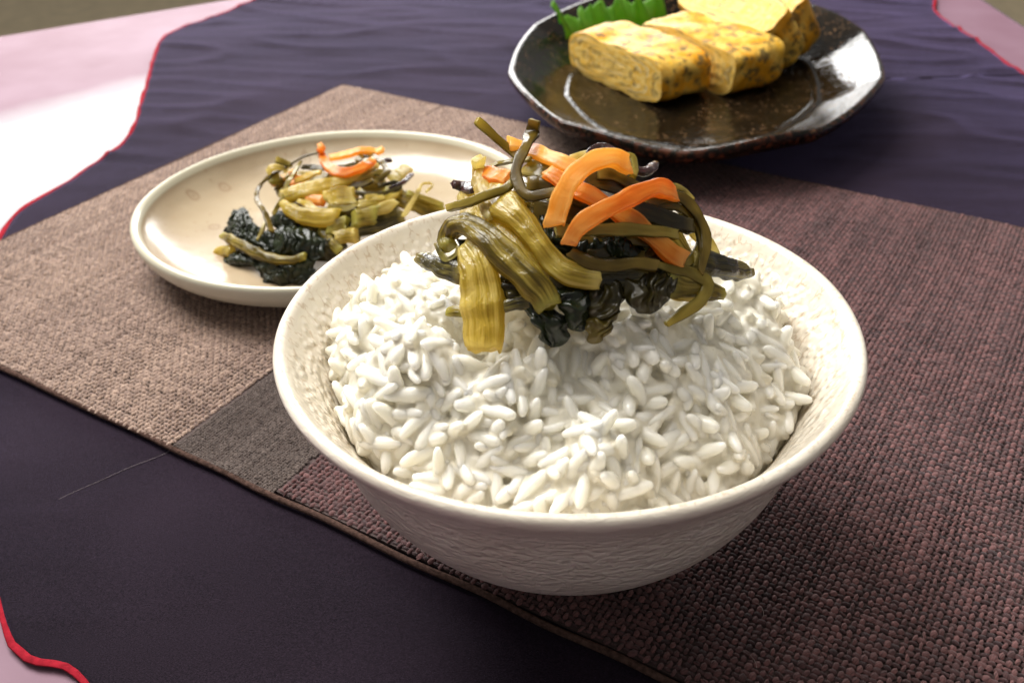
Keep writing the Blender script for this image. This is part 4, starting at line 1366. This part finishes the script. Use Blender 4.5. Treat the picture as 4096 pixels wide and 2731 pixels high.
PIL = Dome((-66, 146), 50, 44, 5.5, 21, rot=0.2, pw=2.2)
G2 = "pickles piled on the cream plate"
T2 = [
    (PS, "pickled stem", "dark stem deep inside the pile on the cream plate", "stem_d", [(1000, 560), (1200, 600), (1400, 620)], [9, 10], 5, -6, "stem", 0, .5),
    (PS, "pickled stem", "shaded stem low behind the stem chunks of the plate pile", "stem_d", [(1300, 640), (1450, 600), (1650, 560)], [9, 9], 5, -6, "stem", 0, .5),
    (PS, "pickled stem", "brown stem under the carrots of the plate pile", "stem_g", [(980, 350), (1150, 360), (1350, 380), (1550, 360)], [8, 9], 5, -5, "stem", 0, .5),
    (PS, "pickled stem", "olive stem behind the thin kelp loops of the plate pile", "stem_g", [(900, 330), (960, 400), (1000, 480)], [6, 6], 3.5, -4, "stem", 0, .5),
    (PS, "pickled stem", "brown stem at the far end of the plate pile, cut off by the bowl", "stem_g", [(1560, 420), (1680, 470), (1800, 520), (1900, 530)], [7, 6], 3, -4, "stem", 0, .5),
    (PS, "pickled stem", "long tapering stem lying across the plate pile to its top", "stem_y", [(955, 455), (1050, 425), (1180, 395), (1320, 355), (1430, 310), (1510, 265)], [5.0, 6.6, 5.0, 4.6, 3.6, 2.6], [3.4, 3.4, 2.6, 2], 1.0, "stem", 0, .5),
    (PS, "pickled stem", "thick yellow stem with a round end in the middle of the plate", "stem_y", [(960, 490), (1030, 545), (1130, 575), (1220, 575), (1275, 565)], [3.0, 4.6, 5.8, 6.8, 5.2], [3, 4, 4.6, 4], 1.0, "stem", 0, .5),
    (PS, "pickled stem", "square stem chunk under the long stem of the plate pile", "stem_y", [(1215, 480), (1290, 465), (1385, 460)], [7.0, 7.2], 5.0, -0.6, "bar", 0, .5),
    (PS, "pickled stem", "short stem chunk touching the bowl rim on the plate pile", "stem_g", [(1375, 580), (1430, 570), (1500, 560)], [5.6, 6.0], 4.0, -0.4, "bar", 0, .5),
    (PS, "pickled stem", "dark chunk below the thick yellow stem on the plate", "stem_g", [(1225, 640), (1280, 625), (1335, 610)], [5.0, 5.2], 4.0, -1.0, "bar", 0, .5),
    (PS, "pickled stem", "rounded pinkish stem chunk just above the bowl rim", "stem_y", [(1270, 690), (1330, 680), (1390, 680)], [5.2, 5.6], 4.0, -2.0, "round", 0, .5),
    (PS, "pickled stem", "pale stem shaving beside the kelp loop of the plate pile", "stem_p", [(1480, 550), (1550, 520), (1620, 480)], [2.6, 4.0, 2.4], 2.0, 0.2, "stem", 0, .5),
    (PS, "pickled stem", "pale stem lying level beneath the kelp loop of the plate pile", "stem_y", [(1400, 500), (1500, 490), (1600, 450), (1650, 400)], [3.2, 3.2, 2.2], 2.0, -0.4, "flat", 0, .5),
    (PS, "pickled stem", "yellow stem square high on the far end of the plate pile", "stem_p", [(1600, 350), (1650, 310), (1690, 280)], [4.4, 4.6], 1.6, 0.2, "flat", 0, .5),
    (PS, "pickled stem", "pale stem strand slanting down to the bowl rim", "stem_p", [(1760, 410), (1720, 480), (1670, 560)], [1.6, 1.8], 1.2, 0.4, "flat", 0, .5),
    (PS, "pickled stem", "brown stem strand running out to the bowl rim", "stem_g", [(1690, 430), (1780, 460), (1890, 500)], [2.2, 2.0], 1.4, -0.2, "flat", 0, .5),
    (KS, "kelp", "thin pale loop at the far tip of the plate pile", "stem_p", [(1760, 410), (1775, 380), (1820, 370), (1835, 390), (1800, 420)], [0.9, 0.9], 0.7, 0.8, "flat", 0, .5),
    (PS, "pickled stem", "olive stem strip hanging down beside the black leaves", "stem_g", [(1180, 640), (1230, 700), (1290, 770)], [3.0, 3.0], 2.0, -1.5, "stem", 0, .5),
    (KS, "kelp", "long thin kelp loop curling out to the near side of the plate pile", "kelp", [(1165, 193, 2), (1060, 225, 2.4), (960, 285, 2.2), (870, 335, 1.6), (815, 400, 1.4), (805, 470, 1.4), (850, 540, 1.2), (890, 655, .8)], [1.6, 1.8, 1.6, 1.6, 2.2], 0.7, 1.4, "flat", 1.6, .5),
    (KS, "kelp", "second thin kelp strand inside the long loop on the plate", "kelp_o", [(1065, 245, 1.4), (1020, 320, 1.4), (975, 400, 1.2), (945, 480, .8), (900, 550, .4)], [1.4, 1.5, 1.5], 0.7, 1.2, "flat", 0.8, .5),
    (KS, "kelp", "short green kelp tip over the black leaf on the plate", "kelp_o", [(855, 600), (835, 650), (810, 705)], [1.2, 1.6, .8], 0.7, 1.6, "flat", 0.3, .5),
    (KS, "kelp", "dark kelp strip under the orange carrot loop on the plate", "kelp_d", [(1070, 275), (1200, 285), (1300, 280), (1400, 255)], [2.0, 2.4, 2], 0.9, 0.6, "flat", 0.3, .5),
    (KS, "kelp", "dark shiny kelp loop on the far half of the plate pile", "kelp_d", [(1375, 425), (1470, 440), (1570, 430), (1645, 395), (1620, 370), (1520, 385)], [1.6, 1.8, 1.6, 1.4], 0.9, 0.8, "flat", 0.5, .5),
    (KS, "kelp", "brown kelp ribbon bent over at the top of the plate pile", "kelp", [(1395, 240, 1), (1440, 205, 1.6), (1510, 225, 1.2), (1570, 300, .4), (1500, 370)], [2.0, 2.6, 2.2, 1.8], 0.8, 1.4, "flat", 0.6, .5),
    (KS, "kelp", "olive kelp strip beneath the carrot ends of the plate pile", "kelp_o", [(1450, 320), (1560, 310), (1660, 340)], [2, 2.4], 0.9, 0.2, "flat", 0.3, .5),
    (KS, "kelp", "olive kelp strip poking out behind the long loop on the plate", "kelp_o", [(915, 235), (960, 250), (1010, 270)], [2.6, 2.4], 1.0, 0.4, "flat", 0.3, .5),
    (KS, "kelp", "pale green kelp curl at the near back of the plate pile", "stem_p", [(870, 310), (890, 280), (940, 275), (990, 290)], [2.4, 2.4], 1.2, -0.2, "flat", 0.2, .5),
    ("wood_ear_strip", "mushroom", "thin dark wood ear strip sticking up at the far end of the plate pile", "ear", [(1590, 400), (1660, 370), (1715, 318)], [1.1, 1.6, 1.6], 1.2, 1.0, "flat", 0.5, .5),
    ("wood_ear_strip", "mushroom", "dark wood ear strip behind the carrot ends of the plate pile", "ear", [(1480, 262), (1540, 245), (1595, 235)], [1.6, 1.8], 1.2, 0.8, "flat", 0.5, .5),
    (CS, "carrot", "orange carrot strip bent in a U on top of the plate pile", "carrot", [(1180, 150, 2.2), (1190, 215, 2), (1230, 280, 1.6), (1310, 312, 1.4), (1400, 290, 1.4), (1490, 240, 1.4)], [2.6, 3.0, 3.2, 3.2, 2.6], 2.0, 2.0, "bar", 0.1, .5),
    (CS, "carrot", "bright orange carrot strip behind the bent carrot on the plate", "carrot_y", [(1235, 225), (1330, 205), (1430, 180), (1500, 190), (1545, 175)], [2.4, 2.8, 2.8, 2.6], 1.8, 1.8, "bar", 0.1, .5),
    (CS, "carrot", "orange carrot end showing beside the square stem chunk", "carrot", [(1105, 465), (1150, 470), (1195, 475)], [3.2, 3.6], 2.4, -0.6, "bar", 0, .5),
    (CS, "carrot", "pinkish carrot bit between the thin kelp and the long stem", "carrot", [(1000, 370), (1040, 355), (1080, 350)], [2.6, 2.8], 1.8, 0.0, "bar", 0, .5),
    (CS, "carrot", "amber carrot sliver behind the thin kelp strands on the plate", "carrot_y", [(890, 380), (960, 340), (1030, 310)], [2.4, 2.8], 1.4, -1.2, "bar", 0, .5),
    (PS, "pickled stem", "yellow stem end sticking out under the black leaf by the plate lip", "stem_y", [(570, 780), (610, 770), (660, 770)], [4.0, 4.6], 3.2, -1.0, "round", 0, .5),
    (PS, "pickled stem", "olive leaf stalk curving along the fold of the black leaf", "stem_g", [(605, 680), (700, 725), (800, 780), (900, 815), (1010, 825), (1090, 800)], [2.6, 3.4, 3.6, 3.2, 2.4], 2.2, 2.2, "stem", 0, .5),
]
for (nm, cat, lab, mk, pts, w, th, lift, kind, tw, fc) in T2:
    piece(PIL, Z2, nm, cat, lab, mk, pts, w, th, lift, kind, tw, fc, group=G2, collect=False)
for k in range(15):
    x0, y0 = rf.uniform(930, 1500), rf.uniform(290, 540)
    a = rf.uniform(-0.7, 0.6); L_ = rf.uniform(110, 230)
    p = [(x0 + t * L_ * math.cos(a), y0 + t * L_ * math.sin(a) + 25 * math.sin(t * 3 + k)) for t in (0, .35, .7, 1)]
    lf = rf.uniform(-0.6, 0.8)
    if not on_heap(PIL, Z2, p, lf):
        continue
    mk, lab = [("kelp_o", "thin olive shred in the pile on the cream plate"), ("kelp", "thin brown shred in the pile on the cream plate"), ("stem_y", "thin yellow shred in the pile on the cream plate")][k % 3]
    piece(PIL, Z2, KS, "kelp", lab, mk, p, [1.6, 2.6, 1.8], 1.3, lf, "bar", 0.6, .5, group=G2, collect=False)
L2 = [
    ("frosty-looking crumpled black leaf nearest the plate lip", "leaf_d", [(600, 640), (640, 540), (715, 500), (780, 600), (860, 660), (900, 740), (760, 740), (640, 700)], 0.6, 2.2, 6),
    ("black leaf folded over the olive stalk on the plate", "leaf_d", [(860, 640), (1000, 615), (1130, 640), (1210, 740), (1150, 820), (980, 810), (860, 770)], 1.2, 2.2, 7),
    ("black wet leaf lying lowest on the plate by the bowl", "leaf_d", [(780, 830), (960, 820), (1130, 820), (1120, 900), (1050, 965), (880, 975), (820, 910)], 0.2, 1.8, 6),
    ("small black leaf finger pointing to the plate lip", "leaf_d", [(570, 820), (640, 770), (760, 780), (800, 840), (700, 850), (600, 855)], -0.6, 1.0, 6),
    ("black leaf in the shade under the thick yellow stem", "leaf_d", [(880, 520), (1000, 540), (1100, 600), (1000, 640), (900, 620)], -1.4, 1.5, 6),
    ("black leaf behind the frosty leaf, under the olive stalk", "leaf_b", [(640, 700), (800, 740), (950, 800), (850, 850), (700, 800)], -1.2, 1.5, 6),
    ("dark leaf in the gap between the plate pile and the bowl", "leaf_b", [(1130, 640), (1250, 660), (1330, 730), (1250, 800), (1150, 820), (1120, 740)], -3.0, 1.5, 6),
]
for lab, mk, poly, lift, amp, wl in L2:
    crumple(PIL, Z2, "pickled_leaf", "pickled leaf", lab, mk, poly, lift, amp, wl, group=G2, collect=False, drop=2.5)


# ------------------------------------------------------------------ omelette slices
def Z3(x, y):
    return 2000 + x / 1.47, y / 1.47


def omelette(label, corner, axL, axH, axT, L, H, T, seed, rnd=0.34):
    """a slice of rolled omelette: rounded cross-section L x H, cut T thick; corner = lower near corner of the near cut face"""
    axL, axH, axT = (np.array(a, float) / np.linalg.norm(a) for a in (axL, axH, axT))
    root = empty("omelette_slice", corner)
    NA = 88
    th = np.linspace(0, 2 * np.pi, NA, endpoint=False)
    f = Fld(seed, 26); f2 = Fld(seed + 1, 7)
    rad = H * rnd
    loop = []
    for a in th:
        # rounded rectangle by superellipse
        ca, sa = math.cos(a), math.sin(a)
        n = 5.0
        r = (abs(ca) ** n + abs(sa) ** n) ** (-1 / n)
        loop.append((L / 2 * r * ca, H / 2 * r * sa))
    loop = np.array(loop)
    arc = np.abs(np.linspace(-1, 1, NA)) * (L + H)
    mid = np.array(corner, float) + axL * L / 2 + axH * H / 2

    def place(x, y, z):
        p = mid + axL * x[..., None] + axH * y[..., None] + axT * z[..., None]
        loc = np.stack([x, y, z], -1)
        d = 0.9 * f(loc) + 0.35 * f2(loc)
        rr_ = np.hypot(x / (L / 2), y / (H / 2))
        nx, ny = x / (L / 2), y / (H / 2)
        out = axL * (nx ** 3)[..., None] + axH * (ny ** 3)[..., None]
        return p + out * d[..., None]

    NT_ = 18
    V, uv = [], []
    zz = np.linspace(0, T, NT_)
    for z in zz:
        k = 1 - 0.035 * (abs(z / T - 0.5) * 2) ** 6
        V.append(place(loop[:, 0] * k, loop[:, 1] * k, np.full(NA, z))); uv.append(np.c_[loop, np.full(NA, z) + seed * 31])
    V = np.concatenate(V); uv = np.concatenate(uv)
    F = []
    for i in range(NT_ - 1):
        for j in range(NA):
            k = (j + 1) % NA
            F.append((i * NA + j, i * NA + k, (i + 1) * NA + k, (i + 1) * NA + j))
    o = obj_from("browned_skin", V, F, MT["egg_skin"], attrs={"euv": uv}, origin=corner)
    child(o, root)
    for zc, sgn in ((0.0, -1), (T, 1)):
        NRR = 14
        V, uv = [], []
        for r in range(NRR + 1):
            s_ = 1 - r / NRR
            k = 1 - 0.035
            x, y = loop[:, 0] * k * s_, loop[:, 1] * k * s_
            z = np.full(NA, zc) + sgn * (0.4 * (1 - s_ ** 4)) + (0.10 * f2(np.stack([x, y * 2, np.full(NA, zc)], -1)) * (1 - s_ ** 6))
            V.append(place(x, y, z)); uv.append(np.c_[arc * (0.3 + 0.7 * s_), np.full(NA, s_ * H / 2), np.full(NA, zc) + seed * 17])
        V = np.concatenate(V); uv = np.concatenate(uv)
        F = []
        for i in range(NRR):
            for j in range(NA):
                k = (j + 1) % NA
                F.append((i * NA + j, i * NA + k, (i + 1) * NA + k, (i + 1) * NA + j))
        o = obj_from("cut_face", V, F, MT["egg_in"], attrs={"euv": uv}, origin=corner)
        child(o, root)
    tag(root, label, "omelette", "rolled omelette slices on the black plate")
    return root


PZ = 5.4
d1 = np.array([57.7 - 19.5, 253.2 - 313.6, 0]); d1 /= np.linalg.norm(d1)       # along the slice, towards the camera
d2 = np.array([-d1[1], d1[0], 0])                                              # across the slices, to the far side
up = np.array([0, 0, 1.0])
A0 = at(*Z3(395, 400), PZ)
omelette("front omelette slice with brown specks, nearest the empty rim of the black plate", A0, d1, up, d2, 73, 21, 30, 3)
B1 = at(*Z3(1375, 592), PZ)
omelette("second omelette slice with dark spots on its rounded end", B1 - d1 * 70, d1, up, d2, 70, 22.5, 31, 8)
til = math.radians(38)
hC = up * math.sin(til) + d2 * math.cos(til)
tC = d2 * math.sin(til) - up * math.cos(til)
C1 = at(*Z3(1570, 222), 26.5)
omelette("omelette slice leaning with its pale cut face up, behind the second slice", C1 - d1 * 70, d1, hC, tC, 70, 21, 26, 13)
D1 = at(*Z3(1668, 140), 29.0)
omelette("farthest omelette slice, leaning behind the pale-faced slice", D1 - d1 * 68, d1, hC, tC, 68, 21, 27, 19)

# ------------------------------------------------------------------ shiso leaf behind the front slice

def leaf_points():
    """serrated leaf standing in a curl behind the omelette; outline on a curved sheet"""
    P0, P1 = at(2262, 158, 14.0), at(2665, 104, 7.5)
    ax = (P1 - P0); L = np.linalg.norm(ax); ax = ax / L
    ay = np.array([-ax[1], ax[0], 0])
    n, m = 320, 16
    rt = np.random.default_rng(5)
    cuts = np.r_[0, 0.09, 0.09 + np.cumsum(rt.uniform(0.035, 0.085, 30))]
    cuts = np.r_[cuts[cuts < 0.97], 1.0]
    hts = rt.uniform(0.6, 1.0, len(cuts))
    fw = Fld(66, 0.3, dim=1)
    V = []
    for i in range(n):
        s_ = i / (n - 1)
        k = min(len(cuts) - 2, int(np.searchsorted(cuts, s_, 'right') - 1))
        f_ = (s_ - cuts[k]) / max(1e-6, cuts[k + 1] - cuts[k])
        tooth = (f_ / 0.75 if f_ < 0.75 else (1 - f_) / 0.25) ** 0.8 * hts[k]
        dip = 4.5 * math.exp(-((s_ - 0.13) / 0.06) ** 2)
        w = 11.0 + 5.5 * s_ + 2.0 * float(fw(np.array([s_ * 1.3]))) + 3.6 * tooth - dip
        spike = 0.0
        if s_ < 0.085:
            spike = 1 - abs(s_ - 0.02) / 0.065
            w = 7 + 12 * max(0, spike) ** 0.8
        for j in range(m):
            t = j / (m - 1)
            x = s_ * L - (5.0 * t * t if s_ < 0.085 else 0) + 1.2 * t * t * math.sin(s_ * 60)
            y = (2.2 * math.sin(s_ * 34) + 1.6 * math.sin(s_ * 61 + 1)) * t * t + 5 * t * t
            V.append(P0 + ax * x + ay * y + up * (t * w))
    F = []
    for i in range(n - 1):
        for j in range(m - 1):
            a = i * m + j
            F.append((a, a + 1, a + m + 1, a + m))
    return np.array(V), F


V, F = leaf_points()
o = obj_from("shiso_leaf", V, F, MT["shiso"], origin=V.mean(0))
md = o.modifiers.new("thick", 'SOLIDIFY'); md.thickness = 0.2 * MM
tag(o, "bright green saw-edged leaf tucked behind the omelette slices", "leaf")
